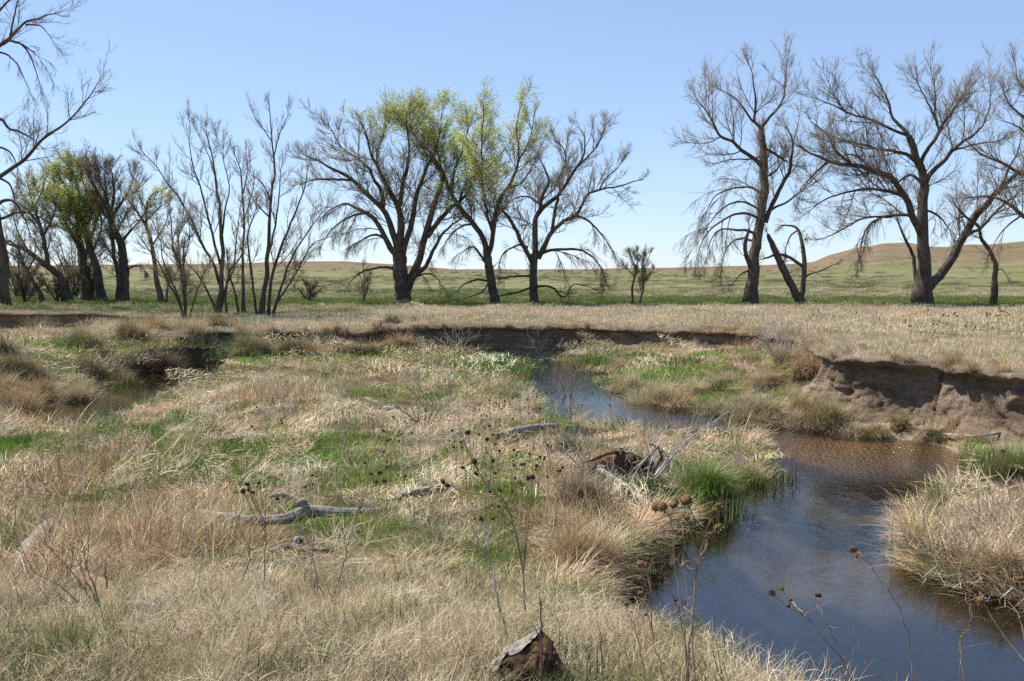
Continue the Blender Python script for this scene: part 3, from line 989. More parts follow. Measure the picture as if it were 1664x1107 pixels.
def grow():
    # ---- straw over the low ground, the point bar and the slumped slope
    x, y, z, l, W, Bd, cut = sites(1.0, 2.6, 48)
    n1 = fbm(x * .5, y * .5, 81, 4)
    n3 = fbm(x * 1.3, y * 1.3, 211, 3)
    g = np.clip(blob_field(x, y, GREEN) + .25 * n1, 0, 1)
    rd = np.clip(blob_field(x, y, REDDISH), 0, 1)
    lowm = (W > .02) & (Bd > .15)
    fg = smooth((10.0 - y + .5 * n1) / 1.2)             # the near mound carries finer grass
    slump = smooth((cut - .5) / .2) * smooth((2.2 - Bd) / 1.4)
    u, v = project(x, y, z)
    sand = slump * (u > 1190)
    dens = (1 - .8 * g) * (1 - fg) * (1 - .62 * sand)
    k = lowm & (RG.random(len(x)) < dens * (.72 + .5 * n3) * 1.0)
    mixr = RG.random(k.sum()) < rd[k] * .65
    t = np.where(mixr[:, None], tints(k.sum(), TAN), tints(k.sum(), STRAW))
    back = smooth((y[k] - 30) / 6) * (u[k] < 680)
    t = t * (1 - .15 * back[:, None])  # straw left of the back bank darkened, the slope's shade put into the tint
    pat = fbm(x[k] * 1.9, y[k] * 1.9, 301, 3)
    t = t * (1 + .38 * pat[:, None]) * np.where(pat < -.25, .9, 1)[:, None]
    hz = np.clip(.62 + .85 * fbm(x[k] * 1.1, y[k] * 1.1, 305, 3), .28, 1.4) * (1 - .6 * low_bar(x[k], y[k]))
    emit("dry_grass", "straw", x[k], y[k], z[k], l[k], t, (.75, 1.3), hz, tilt=.2)
    # ---- fresh green grass
    x, y, z, l, W, Bd, cut = sites(.85, 2.6, 48)
    n1 = fbm(x * .5, y * .5, 81, 4)
    n3 = fbm(x * 1.1, y * 1.1, 223, 3)
    g = np.clip(blob_field(x, y, GREEN) + .12 * n1 + .06, 0, 1)
    u, v = project(x, y, z)
    slump = smooth((cut - .5) / .2) * smooth((2.2 - Bd) / 1.4) * (u > 1190)
    k = (W > .03) & (Bd > .2) & (RG.random(len(x)) < np.clip((.08 + 1.15 * g) * (.85 + .7 * n3), 0, 1) * (1 - .7 * slump))
    k &= ~((x > 3.6) & (y < 15.8) & (y > 8) & (RG.random(len(x)) < .9))      # the dead reed bed at the right
    fgk = y[k] < 9.6
    t = np.where(fgk[:, None], tints(k.sum(), [(.11, .135, .055), (.15, .165, .075), (.09, .115, .045)]), tints(k.sum(), GRN))
    emit("green_grass", "green", x[k], y[k], z[k], l[k], t, (.7, 1.35), RG.uniform(.75, 1.3, k.sum()) * (1 - .45 * low_bar(x[k], y[k])))
    # ---- taller green along the water's edge
    k = (W > .02) & (W < .5) & (Bd > .3) & (RG.random(len(W)) < .16) & (slump < .4) & ~((x > 3.6) & (y < 15.8) & (RG.random(len(W)) < .75))
    emit("waterside_grass", "green", x[k], y[k], z[k], l[k], tints(k.sum(), GRN + OLIVE), (.9, 1.5), RG.uniform(1.3, 2.1, k.sum()) * (1 - .6 * low_bar(x[k], y[k])))
    # ---- fine pale grass on the near mound
    x, y, z, l, W, Bd, cut = sites(.72, 2.6, 11.5)
    n3 = fbm(x * .9, y * .9, 231, 3)
    fg = smooth((10.1 - y + .6 * fbm(x * .5, y * .5, 81, 4)) / 1.0)
    uu, vv = project(x, y, z)
    k = (W > .05) & (RG.random(len(x)) < fg * (.95 + .4 * n3))
    left = smooth((420 - uu[k]) / 400) * smooth((vv[k] - 1000) / 60)
    t = tints(k.sum(), PALE)
    t = np.where((RG.random(k.sum()) < .13 + .38 * left)[:, None], tints(k.sum(), OLIVE), t)
    pat = fbm(x[k] * 2.6, y[k] * 2.6, 315, 3)
    t = t * (1 + .4 * pat[:, None])
    emit("pale_grass", "fine", x[k], y[k], z[k], l[k], t, (.8, 1.3), np.clip(.8 + .8 * pat, .35, 1.5), tilt=.22)
    # ---- matted reddish reeds at the left
    x, y, z, l, W, Bd, cut = sites(.80, 8.6, 32)
    rd = np.clip(blob_field(x, y, REDDISH), 0, 1)
    n3 = fbm(x * .8, y * .8, 241, 3)
    k = (W > .1) & (Bd > .5) & (RG.random(len(x)) < smooth((rd - .3) / .5) * (.7 + .8 * n3))
    emit("flattened_reeds", "reed", x[k], y[k], z[k], l[k], tints(k.sum(), TAN + [(.50, .39, .25)]), (.7, 1.15))
    # ---- buff grass on the terrace, green under the trees
    x, y, z, l, W, Bd, cut = sites(.8, 10, 110)
    n1 = fbm(x * .35, y * .35, 81, 4)
    n2 = fbm(x * .12, y * .12, 251, 4)
    r = np.hypot(x, y)
    grn = smooth((y - 55 + 5 * n1) / 5) * (1 - smooth((y - 77 + 10 * n1) / 10))
    lf = smooth((-x - 4) / 8) * smooth((y - 40) / 3) * (1 - smooth((y - 60) / 6)) * .6
    nr = .30 * smooth((36 - y) / 8)
    gp = np.clip(np.maximum(np.maximum(grn * 1.15, lf), nr) + .3 * n2, 0, 1)
    gp = np.where(y > 80, np.where(x / y > .1, .5, .8) + .4 * n2, gp)
    k = (Bd < -.25) & (RG.random(len(x)) < (.92 + .3 * n1) * np.where(y > 70, .75, 1))
    k &= ~((cut > .04) & (Bd > -1.1))
    isg = RG.random(k.sum()) < gp[k]
    t = np.where(isg[:, None], tints(k.sum(), [(.10, .15, .032), (.13, .175, .042), (.165, .19, .06)]), tints(k.sum(), BUFF, .1))
    zs = np.where(isg, .75, 1.15) * RG.uniform(.8, 1.25, k.sum())
    emit("prairie_grass", "short", x[k], y[k], z[k], l[k], t, (.85, 1.3), zs)
    # ---- turf hanging over the lip of the cut bank
    lp = np.array(LIP)
    q = lp[np.repeat(np.arange(len(lp)), 3)]
    q = q[(RG.random(len(q)) < .8) & (q[:, 6] > .06)]
    m = len(q)
    inn = RG.uniform(-1.25, -.02, m)
    far = (q[:, 1] > 28).astype(int)
    emit("bank_top_grass", "short", q[:, 0] + q[:, 3] * inn, q[:, 1] + q[:, 4] * inn, q[:, 2] + .03, far, tints(m, BUFF, .12), (.45, .8), RG.uniform(1.2, 2.0, m))
    dn = fbm(lp[:, 7] * .035, lp[:, 7] * 0 + 2, 311, 3)
    pick = lp[(RG.random(len(lp)) < .16 + .5 * np.clip(dn, 0, 1)) & (lp[:, 6] > .1) & (lp[:, 1] < 45)]
    n = len(pick)
    inn = RG.uniform(-.5, .02, n)
    yaw = np.arctan2(pick[:, 4], pick[:, 3]) + RG.normal(0, .5, n)
    u, v = project(pick[:, 0], pick[:, 1], pick[:, 2])
    t = tints(n, STRAW + TAN[:2])
    emit("hanging_turf", "drape", pick[:, 0] + pick[:, 3] * inn, pick[:, 1] + pick[:, 4] * inn, pick[:, 2] + .02, np.zeros(n, int), t, (.5, 1.0), yaw=yaw)
    # ---- grass tussocks drooping along the creek edges
    x, y, z, l, W, Bd, cut = sites(.8, 9, 42)
    gr = (fbm(x * .9, y * .9, 261, 3) > -.15)
    k = (W > .03) & (W < .42) & (RG.random(len(x)) < .7 * (1 - .85 * low_bar(x, y))) & gr
    e = .05
    gx = poly_dist(x[k] + e, y[k], WPOLY) - poly_dist(x[k] - e, y[k], WPOLY)
    gy = poly_dist(x[k], y[k] + e, WPOLY) - poly_dist(x[k], y[k] - e, WPOLY)
    yaw = np.arctan2(-gy, -gx) + RG.normal(0, .7, k.sum())
    uu, vv = project(x[k], y[k], z[k])
    emit("creekside_tussocks", "drape", x[k], y[k], z[k], np.zeros(k.sum(), int), tints(k.sum(), STRAW + TAN + OLIVE), (.6, 1.2), yaw=yaw)
    # ---- thin dry weed stems everywhere
    x, y, z, l, W, Bd, cut = sites(1.5, 7, 62)
    n3 = fbm(x * .5, y * .5, 271, 3)
    u, v = project(x, y, z)
    mid = np.exp(-(((u - 800) / 320) ** 2 + ((v - 680) / 90) ** 2))
    ter = (Bd < -.3) & (y < 60) & (u > 1000)
    p = np.where(ter, .03 + .12 * (n3 > .2), .05 + .75 * mid + .1 * (n3 > .2))
    k = ((W > .15) & (Bd > .5) | ter) & (RG.random(len(x)) < p)
    emit("dry_weed_stems", "weed", x[k], y[k], z[k], np.zeros(k.sum(), int), tints(k.sum(), [(.42, .36, .28), (.33, .26, .19), (.5, .44, .36), (.24, .17, .12)]), (.6, 1.25), nvar=8)
    # ---- leafy green weeds round the rotten stump
    spots = [(935, 708, 30, 9, 20), (1045, 796, 34, 12, 46), (985, 775, 20, 8, 6), (1085, 815, 20, 8, 8), (915, 738, 18, 6, 8)]
    X, Y = [], []
    for u0, v0, ru, rv, m in spots:
        for _ in range(m):
            p = at(u0 + RG.normal(0, ru * .6), v0 + RG.normal(0, rv * .6), .32)
            X.append(p[0])
            Y.append(p[1])
    X, Y = np.array(X), np.array(Y)
    k = poly_dist(X, Y, WPOLY) > .05
    X, Y = X[k], Y[k]
    emit("leafy_weeds", "broadleaf", X, Y, height(X, Y), np.zeros(len(X), int), tints(len(X), [(.055, .10, .035), (.07, .125, .04), (.05, .085, .035)]), (.45, .85), nvar=4)

grow()

def far_scrub():
    n = 3000
    r = 112 * np.exp(RG.random(n) * math.log(8.4))
    a = RG.uniform(-.6, .6, n)
    x, y = r * np.sin(a), r * np.cos(a)
    k = fbm(x * .03, y * .012, 331, 4) + RG.normal(0, .3, n) > .05
    x, y, r = x[k], y[k], r[k]
    emit("far_scrub", "short", x, y, height(x, y), np.full(len(x), 2), tints(len(x), [(.16, .15, .075), (.22, .185, .105), (.27, .22, .13), (.13, .13, .065)], .2), (.7, 1.9), RG.uniform(1.2, 3.2, len(x)) * np.clip(r / 300, .7, 1.8))
far_scrub()

# ------------------------------------------------------------------ trees
def interp_line(P, R, i, t):
    K = P.shape[1]
    f = np.clip(t, 0, .9999) * (K - 1)
    k = f.astype(int)
    w = (f - k)[:, None]
    p = P[i, k] * (1 - w) + P[i, k + 1] * w
    tan = norm(P[i, k + 1] - P[i, k])
    r = R[i, k] * (1 - w[:, 0]) + R[i, k + 1] * w[:, 0]
    return p, tan, r

def spawn(P, R, cnt, t0, t1, a0, a1, length, K, bias, wig, rg, rmul=.55, rtip=.004, even=True):
    """children of the lines P: cnt per parent; length(t, i) gives metres; bias = bend towards +z per child"""
    N = len(P)
    i = np.repeat(np.arange(N), cnt)
    n = len(i)
    if n == 0:
        return np.zeros((0, K, 3)), np.zeros((0, K)), i
    t = t0 + (t1 - t0) * rg.random(n)
    p, tan, r = interp_line(P, R, i, t)
    perp = norm(np.cross(tan, rg.normal(0, 1, (n, 3))))
    a = rg.uniform(a0, a1, n)[:, None]
    d = np.cos(a) * tan + np.sin(a) * perp
    L = length(t, i)
    b = bias[i] if isinstance(bias, np.ndarray) else np.full(n, bias)
    pts = [p]
    for k in range(K - 1):
        d = norm(d + np.stack([np.zeros(n), np.zeros(n), b / (K - 1)], 1) + rg.normal(0, wig, (n, 3)) / math.sqrt(K - 1))
        pts.append(pts[-1] + d * (L / (K - 1))[:, None])
    C = np.stack(pts, 1)
    r0 = np.minimum(r * rmul, .0045 + .0105 * L)
    tt = np.linspace(0, 1, K)[None, :]
    Rr = r0[:, None] * (1 - tt) ** .8 + rtip * tt
    return C, Rr, i

LEAF_BUD = blade_mat("catkin_bud", [(.22, .18, .09), (.32, .28, .14), (.27, .22, .13), (.36, .33, .18)], .35)
LEAF_OLIVE = blade_mat("young_olive_leaf", [(.30, .29, .09), (.40, .38, .14), (.34, .31, .13), (.44, .43, .18)], .4)
LEAF_GREEN = blade_mat("young_green_leaf", [(.42, .50, .07), (.54, .60, .12), (.48, .55, .09), (.58, .62, .18)], .5)

TREE_RG = np.random.default_rng(5)

def grow_tree(name, label, cat, depth, limbs, leaf=.3, leaf_mat=None, greens=(), n1=9, n2=7, n3=7, dens=1.0, size=None, group=None, bark=None, twig=None,
              up=.55, spread=.30, l1=(.10, .27), extra_top=0, rg=None, tl=(.22, .6), bud=.034, squash=.84, rscale=.77, trunk_name='trunk'):
    """limbs: list of (flag, [(u, v, r_px), ...]) traced as seen in the photograph; the first is the trunk.
    flags: n normal, d drooping twigs, b nearly bare, l leafy. greens: (u, v, ru, rv, weight) of the leafy regions of the crown"""
    rg = rg or TREE_RG
    bark = bark or M_BARK
    twig = twig or M_TWIG
    f0 = limbs[0][1][0]
    base2 = atY(f0[0], f0[1], depth)
    zb = float(height(np.array([base2[0]]), np.array([depth]))[0])
    root = np.array([base2[0], depth, zb])
    e = empty(name, tuple(root), label, cat, group)
    dz0 = zb - base2[2]
    vb = f0[1]
    hh = vb - min(min(q[1] for q in l[1]) for l in limbs)
    def low(v):
        h = (vb - v) / hh
        return v if h < .5 or v < -5 else vb - hh * (.5 + (h - .5) * squash)
    limbs = [(fl, [(q[0], low(q[1]), q[2]) for q in pts]) for fl, pts in limbs]
    us = np.concatenate([[q[1] for q in l[1]] for l in limbs])
    H = size or (us.max() - us.min()) / FPX * depth
    lines, rads, flags = [], [], []
    placed = []            # (u, v, offset) samples for attaching limbs in depth
    KG = 16
    for li, (fl, pts) in enumerate(limbs):
        pts = np.array(pts, float)
        c = catmull(pts, KG)
        ln = np.linalg.norm(np.diff(c[:, :2], axis=0), axis=1).sum()
        off0 = 0.0
        if placed:
            pl = np.concatenate(placed)
            j = np.argmin((pl[:, 0] - c[0, 0]) ** 2 + (pl[:, 1] - c[0, 1]) ** 2)
            off0 = pl[j, 2]
        dd = rg.uniform(-spread, spread) if li else rg.uniform(-.03, .03)
        curve = rg.uniform(-.15, .15) if li else 0
        t = np.linspace(0, 1, KG)
        off_px = ln * (dd * t + curve * np.sin(t * math.pi))
        off = off0 + off_px / FPX * depth
        placed.append(np.stack([c[:, 0], c[:, 1], off], 1))
        w = np.stack([atY(a, b, depth + o) for (a, b), o in zip(c[:, :2], off)])
        gn = rg.normal(0, 1, (KG, 3)) * (ln / FPX * depth) * .0035
        gn[0] = 0
        w = w + gn
        if li == 0:
            w[:, 2] += dz0 * np.clip(1 - t * 2, 0, 1)
            w[0, 2] -= .15
        r = np.maximum(c[:, 2] * (.93 if li == 0 and rscale > .7 else rscale), .4) / FPX * depth
        lines.append(w)
        rads.append(r)
        flags.append(fl)
    # trunk and limbs: meshes of their own
    for li, (w, r) in enumerate(zip(lines, rads)):
        S = 12 if r.max() > .12 else 7
        K2 = 30 if r.max() > .12 else 20
        cc = catmull(np.concatenate([w, r[:, None]], 1), K2)
        ww, rr = cc[:, :3].copy(), np.maximum(cc[:, 3], .006)
        if li == 0:
            tt = np.linspace(0, 1, K2)
            rr = rr * (1 + .55 * np.exp(-tt * 22))
        V, Q, Tq = tubes(ww[None], rr[None], S, .10 if li == 0 else .06, True, rg)
        me = make_mesh("trunk" if li == 0 else "limb", V - root, Q, Tq, bark if r.max() > 4.5 / FPX * depth or li == 0 else M_LIMB)
        obj("trunk" if li == 0 else "limb", me, e)
    # branches
    P, R = np.stack(lines), np.stack(rads)
    fl = np.array(flags)
    Ls = np.linalg.norm(np.diff(P, axis=1), axis=2).sum(1)
    cnt = np.maximum((Ls / H * n1 * 3.6 * dens).astype(int), 2)
    cnt[0] = max(int(cnt[0] * .6), 2) if len(lines) > 1 else cnt[0] * 2
    cnt[fl == 'd'] = np.maximum((cnt[fl == 'd'] * .65).astype(int), 2)
    cnt[fl == 'b'] = np.maximum(cnt[fl == 'b'] // 3, 1)
    b1 = np.where(fl == 'd', -.85, np.where(fl == 'b', -.2, up))
    t0 = np.where(np.arange(len(lines)) == 0, .45 if len(lines) > 1 else .15, .18)
    i_all = np.repeat(np.arange(len(lines)), cnt)
    P1, R1, i1 = spawn(P, R, cnt, 0, 1, .45, 1.1, lambda t, i: H * rg.uniform(*l1, len(t)) * (1 - .4 * t) * np.clip(Ls[i] / (.35 * H), .5, 1.1), 6, b1, .26, rg)
    # the start of a limb carries few branches
    lowt = np.linalg.norm(P1[:, 0] - P[i1, 0], axis=1) / Ls[i1]
    keep = lowt > t0[i1] * .9
    P1, R1, i1 = P1[keep], R1[keep], i1[keep]
    # every limb goes on into a fine tip
    Pt, Rt, it = spawn(P, R, np.full(len(lines), 3), .93, .999, .05, .4, lambda t, i: H * rg.uniform(.05, .11, len(t)), 6, b1, .15, rg)
    P1, R1, i1 = np.concatenate([P1, Pt]), np.concatenate([R1, Rt]), np.concatenate([i1, it])
    d1 = (fl[i1] == 'd')
    bb = np.where(d1, -1.0, up * .8)
    L1 = np.linalg.norm(np.diff(P1, axis=1), axis=2).sum(1)
    c2 = np.maximum((n2 * 1.5 * L1 / (.14 * H) * rg.uniform(.6, 1.3, len(L1))).astype(int), 2)
    P2, R2, i2 = spawn(P1, R1, c2, .12, 1, .35, 1.0, lambda t, i: L1[i] * rg.uniform(.25, .6, len(t)) * (1 - .35 * t), 4, bb, .25, rg, .7, .0035)
    d2 = d1[i2]
    L2 = np.linalg.norm(np.diff(P2, axis=1), axis=2).sum(1)
    b3 = np.where(d2, -.5, up * .5)
    c3 = np.maximum((n3 * 1.2 * np.clip(L2 / (.05 * H), .4, 1.4) * rg.uniform(.6, 1.3, len(L2))).astype(int), 2)
    sc = np.clip(H / 12, .45, 1.1)
    P3, R3, i3 = spawn(P2, R2, c3, .1, 1, .3, .9, lambda t, i: sc * rg.uniform(*tl, len(t)), 2, b3, .12, rg, .8, .002)
    P3b, R3b, i3b = spawn(P1, R1, np.full(len(P1), max(int(n3 * .9), 2)), .3, 1, .3, .9, lambda t, i: sc * rg.uniform(*tl, len(t)), 2, bb, .12, rg, .5, .002)
    bag = Bag()
    if len(P1):
        bag.add(*tubes(P1, R1, 4)[:2])
    if len(P2):
        bag.add(*tubes(P2, R2, 3)[:2])
    tips = np.concatenate([P3, P3b])
    rr = np.full(len(tips), .0062 * max(depth / 60, .6)) * rg.uniform(.7, 1.15, len(tips))
    V, Tq = cones(tips[:, 0], tips[:, 1], rr)
    bag.add(V, None, Tq)
    o = obj("twigs", bag.mesh("twigs", twig, root), e, kind="stuff")
    # buds and young leaves
    if leaf > 0:
        m = len(tips)
        u, v = project(tips[:, 1, 0], tips[:, 1, 1], tips[:, 1, 2])
        g = np.zeros(m)
        for (gu, gv, gru, grv, wt) in greens:
            g = np.maximum(g, wt * np.exp(-((u - gu) / gru) ** 2 - ((v - gv) / grv) ** 2))
        def leafset(nm, prob, mat, per, s, sp):
            idx = np.nonzero(rg.random(m) < prob)[0]
            if len(idx) == 0:
                return
            idx = np.repeat(idx, per)
            k = len(idx)
            tt = rg.uniform(.3, 1.05, k)[:, None]
            c = tips[idx, 0] * (1 - tt) + tips[idx, 1] * tt + rg.normal(0, sp, (k, 3))
            a = norm(rg.normal(0, 1, (k, 3)))
            b = norm(np.cross(a, rg.normal(0, 1, (k, 3))))
            ss = (s * rg.uniform(.55, 1.2, k))[:, None]
            V = np.stack([c - a * ss, c - b * ss * .6, c + a * ss, c + b * ss * .6], 1).reshape(-1, 3)
            me = make_mesh(nm, V - root, np.arange(k * 4).reshape(k, 4), None, mat)
            obj(nm, me, e, kind="stuff")
        leafset("buds", leaf * (1 - .5 * np.clip(g, 0, 1)), leaf_mat or LEAF_BUD, 1, bud * max(depth / 60, .7), .03)
        if len(greens):
            leafset("leaves", np.clip(g, 0, 1), LEAF_GREEN, 6, .056, .12)
    return e

def TD(v, T=T_TERR):
    return (EYE - T) * FPX / (v - 440)

# the wide many-limbed cottonwood
grow_tree("cottonwood_tree", "wide dark cottonwood, many limbs fanning from one thick trunk left of the green topped tree", "tree", 63,
  [('n', [(656, 495, 13), (654, 470, 12.5), (650, 440, 12), (648, 412, 11)]),
   ('d', [(648, 415, 7), (635, 406, 6), (624, 383, 5.2), (607, 355, 4.4), (586, 341, 3.4), (561, 331, 2.4), (533, 343, 1.2)]),
   ('n', [(648, 412, 9), (645, 400, 8), (638, 376, 7), (626, 345, 6), (596, 313, 4.8), (571, 285, 3.8), (543, 267, 2.8), (515, 248, 1.8), (490, 236, .8)]),
   ('n', [(623, 336, 4.5), (619, 306, 4), (610, 290, 3.4), (601, 267, 2.8), (582, 246, 2.1), (557, 225, 1.5), (543, 200, 1.1), (533, 178, .7)]),
   ('n', [(649, 410, 8.5), (650, 385, 7.8), (651, 355, 7), (645, 331, 6), (628, 299, 4.6), (615, 264, 3.4), (603, 236, 2.4), (596, 200, 1.5), (586, 174, .8)]),
   ('n', [(650, 335, 5), (654, 295, 4.4), (661, 264, 3.6), (665, 232, 2.6), (662, 193, 1.6), (660, 155, .8)]),
   ('n', [(654, 412, 7), (662, 388, 6), (670, 362, 5.4), (677, 320, 4.6), (686, 285, 3.7), (693, 262, 2.8), (705, 236, 2), (708, 200, 1.4), (692, 155, .8)]),
   ('n', [(662, 470, 10), (668, 455, 9), (681, 422, 8), (691, 383, 7), (705, 334, 6), (716, 302, 5), (718, 278, 3.8), (705, 243, 2.5), (678, 207, 1.5), (657, 178, .8)]),
   ('n', [(694, 385, 5.5), (716, 355, 4.8), (733, 338, 4), (758, 313, 2.6), (772, 281, 1.2)]),
   ('d', [(668, 460, 6), (672, 450, 5.2), (691, 433, 4.4), (705, 405, 3.6), (723, 376, 2.6), (750, 355, 1.3)]),
   ('b', [(640, 438, 3.6), (630, 434, 3), (610, 436, 2.5), (586, 443, 2), (571, 457, 1)]),
   ('d', [(622, 385, 3), (612, 382, 2.5), (600, 384, 2), (582, 394, 1)]),
   ('d', [(600, 345, 3), (570, 352, 2.2), (545, 368, 1.6), (525, 392, .9)]),
   ('n', [(572, 287, 3), (545, 285, 2.3), (515, 285, 1.6), (492, 292, .9)]),
   ('n', [(628, 299, 3), (612, 250, 2.2), (622, 200, 1.5), (634, 168, .8)]),
   ('b', [(664, 455, 3), (690, 445, 2.2), (705, 448, 1.5), (715, 458, .9)])],
  leaf=.30, leaf_mat=LEAF_OLIVE, greens=[(650, 180, 85, 55, .22), (695, 175, 40, 50, .3)], n1=11, n2=8, n3=8)

grow_tree("cottonwood_tree", "left leaning cottonwood whose crown has leafed out bright yellow green", "tree", 62,
  [('n', [(806, 496, 8.5), (798, 457, 7.6), (793, 422, 7), (790, 405, 6.6)]),
   ('l', [(791, 412, 6.8), (786, 391, 6.2), (768, 362, 5.6), (747, 338, 5), (734, 315, 4.2), (722, 285, 3.5), (709, 262, 2.8), (693, 236, 2), (678, 208, 1.4), (665, 180, .8)]),
   ('l', [(734, 317, 3.6), (737, 285, 3), (741, 262, 2.4), (750, 235, 1.8), (757, 205, 1.3), (765, 175, .8)]),
   ('l', [(722, 287, 2.6), (716, 255, 2.1), (711, 225, 1.6), (716, 190, 1.2), (718, 150, .7)]),
   ('l', [(745, 336, 3.2), (755, 300, 2.9), (772, 278, 2.5), (795, 262, 2), (812, 240, 1.5), (830, 212, .8)]),
   ('n', [(793, 415, 5.6), (800, 398, 5), (802, 373, 4.7), (807, 341, 4.4), (812, 322, 4), (824, 306, 3.6), (835, 278, 3), (840, 258, 2.5), (844, 229, 2), (840, 200, 1.5), (842, 165, 1.1), (846, 142, .7)]),
   ('n', [(801, 380, 3.2), (790, 341, 2.8), (786, 313, 2.4), (784, 281, 2), (782, 246, 1.6), (784, 190, 1.1), (787, 145, .7)]),
   ('n', [(841, 255, 2.2), (855, 225, 1.6), (865, 190, 1.1), (868, 160, .7)]),
   ('n', [(826, 303, 2.4), (845, 295, 2), (858, 275, 1.4), (866, 258, .8)]),
   ('d', [(791, 430, 3), (779, 412, 2.4), (768, 401, 1.8), (750, 410, .9)]),
   ('d', [(768, 364, 2.8), (750, 368, 2), (735, 380, 1.4), (722, 398, .8)]),
   ('b', [(795, 457, 2.6), (775, 455, 2.1), (755, 462, 1.5), (742, 475, .8)]),
   ('b', [(794, 460, 2), (785, 473, 1.6), (772, 480, 1.2), (758, 484, .7)])],
  leaf=.35, leaf_mat=LEAF_OLIVE, greens=[(735, 245, 42, 85, .75), (722, 185, 55, 60, .5), (790, 190, 60, 60, .4), (850, 180, 40, 55, .4), (805, 270, 70, 50, .3)],
  n1=11, n2=7, n3=7, twig=M_TWIGP)

grow_tree("cottonwood_tree", "open branched cottonwood with low crooked side limbs, right of the green topped tree", "tree", 62,
  [('n', [(868, 496, 7.8), (867, 464, 7), (867, 433, 6.6), (869, 412, 6.4)]),
   ('n', [(868, 432, 5.4), (861, 418, 4.8), (849, 398, 4.2), (838, 373, 3.7), (828, 355, 3.2), (814, 341, 2.5), (793, 334, 1)]),
   ('n', [(870, 414, 6.4), (869, 390, 5.8), (869, 365, 5.4), (874, 348, 5), (884, 335, 4.6), (898, 322, 4.2), (912, 306, 3.7), (923, 285, 3.1), (937, 260, 2.5), (948, 236, 1.9), (951, 207, 1.3), (942, 183, .8)]),
   ('n', [(876, 345, 4), (882, 313, 3.3), (892, 288, 2.6), (885, 262, 2), (875, 239, 1)]),
   ('n', [(911, 306, 2.6), (908, 281, 2.2), (919, 252, 1.8), (916, 225, 1.3), (900, 200, .7)]),
   ('n', [(935, 262, 2.2), (955, 239, 1.7), (972, 214, 1.2), (983, 184, .7)]),
   ('n', [(874, 420, 6), (884, 402, 5.2), (895, 380, 4.6), (912, 361, 4), (934, 350, 3.5), (946, 331, 3), (955, 312, 2.5), (972, 303, 2.1), (997, 298, 1.7), (1021, 291, 1.3), (1045, 281, .7)]),
   ('n', [(897, 376, 4), (900, 355, 3.6), (903, 335, 3.2), (908, 318, 2.6)]),
   ('d', [(936, 351, 2.8), (955, 358, 2.3), (969, 372, 1.9), (983, 388, 1.4), (993, 406, .8)]),
   ('d', [(880, 412, 3.8), (898, 406, 3.2), (923, 405, 2.7), (944, 407, 2.2), (965, 419, 1.6), (979, 440, .8)]),
   ('b', [(872, 466, 3), (885, 465, 2.6), (900, 468, 2.3), (912, 482, 2.1), (923, 479, 1.8), (930, 462, 1.5), (948, 464, 1.1), (969, 471, .7)]),
   ('b', [(864, 449, 2.7), (845, 449, 2.4), (832, 450, 2.2), (808, 453, 1.6)]),
   ('b', [(862, 468, 2.6), (848, 473, 2.3), (835, 477, 2), (814, 481, 1.5)]),
   ('d', [(858, 402, 2.6), (845, 398, 2.2), (833, 402, 1.9), (818, 412, 1.6), (810, 432, 1)]),
   ('n', [(884, 338, 2.6), (862, 318, 2), (846, 316, 1.6), (830, 324, .8)]),
   ('n', [(974, 302, 2), (985, 280, 1.5), (1002, 262, 1.1), (1012, 245, .7)])],
  leaf=.30, leaf_mat=LEAF_OLIVE, greens=[], n1=10, n2=7, n3=7)

# small sapling
grow_tree("sapling_tree", "small round sapling with two thin stems standing alone in the gap", "tree", 60,
  [('n', [(1027, 497, 2.4), (1028, 464, 2), (1033, 445, 1.6), (1036, 425, 1.0), (1036, 408, .6)]),
   ('n', [(1038, 498, 2.2), (1045, 470, 1.9), (1046, 457, 1.6), (1043, 435, 1.2), (1046, 412, .6)]),
   ('n', [(1031, 450, 1.3), (1022, 440, 1), (1014, 432, .6)]), ('n', [(1046, 458, 1.3), (1054, 448, 1), (1060, 440, .6)]),
   ('n', [(1036, 435, 1.1), (1026, 422, .8), (1022, 412, .5)]), ('n', [(1044, 438, 1.1), (1052, 424, .8), (1056, 412, .5)])],
  leaf=.95, leaf_mat=LEAF_OLIVE, bud=.026, n1=8, n2=6, n3=6, size=3.6, twig=M_TWIGP, squash=1.0, l1=(.14, .28), up=.6)

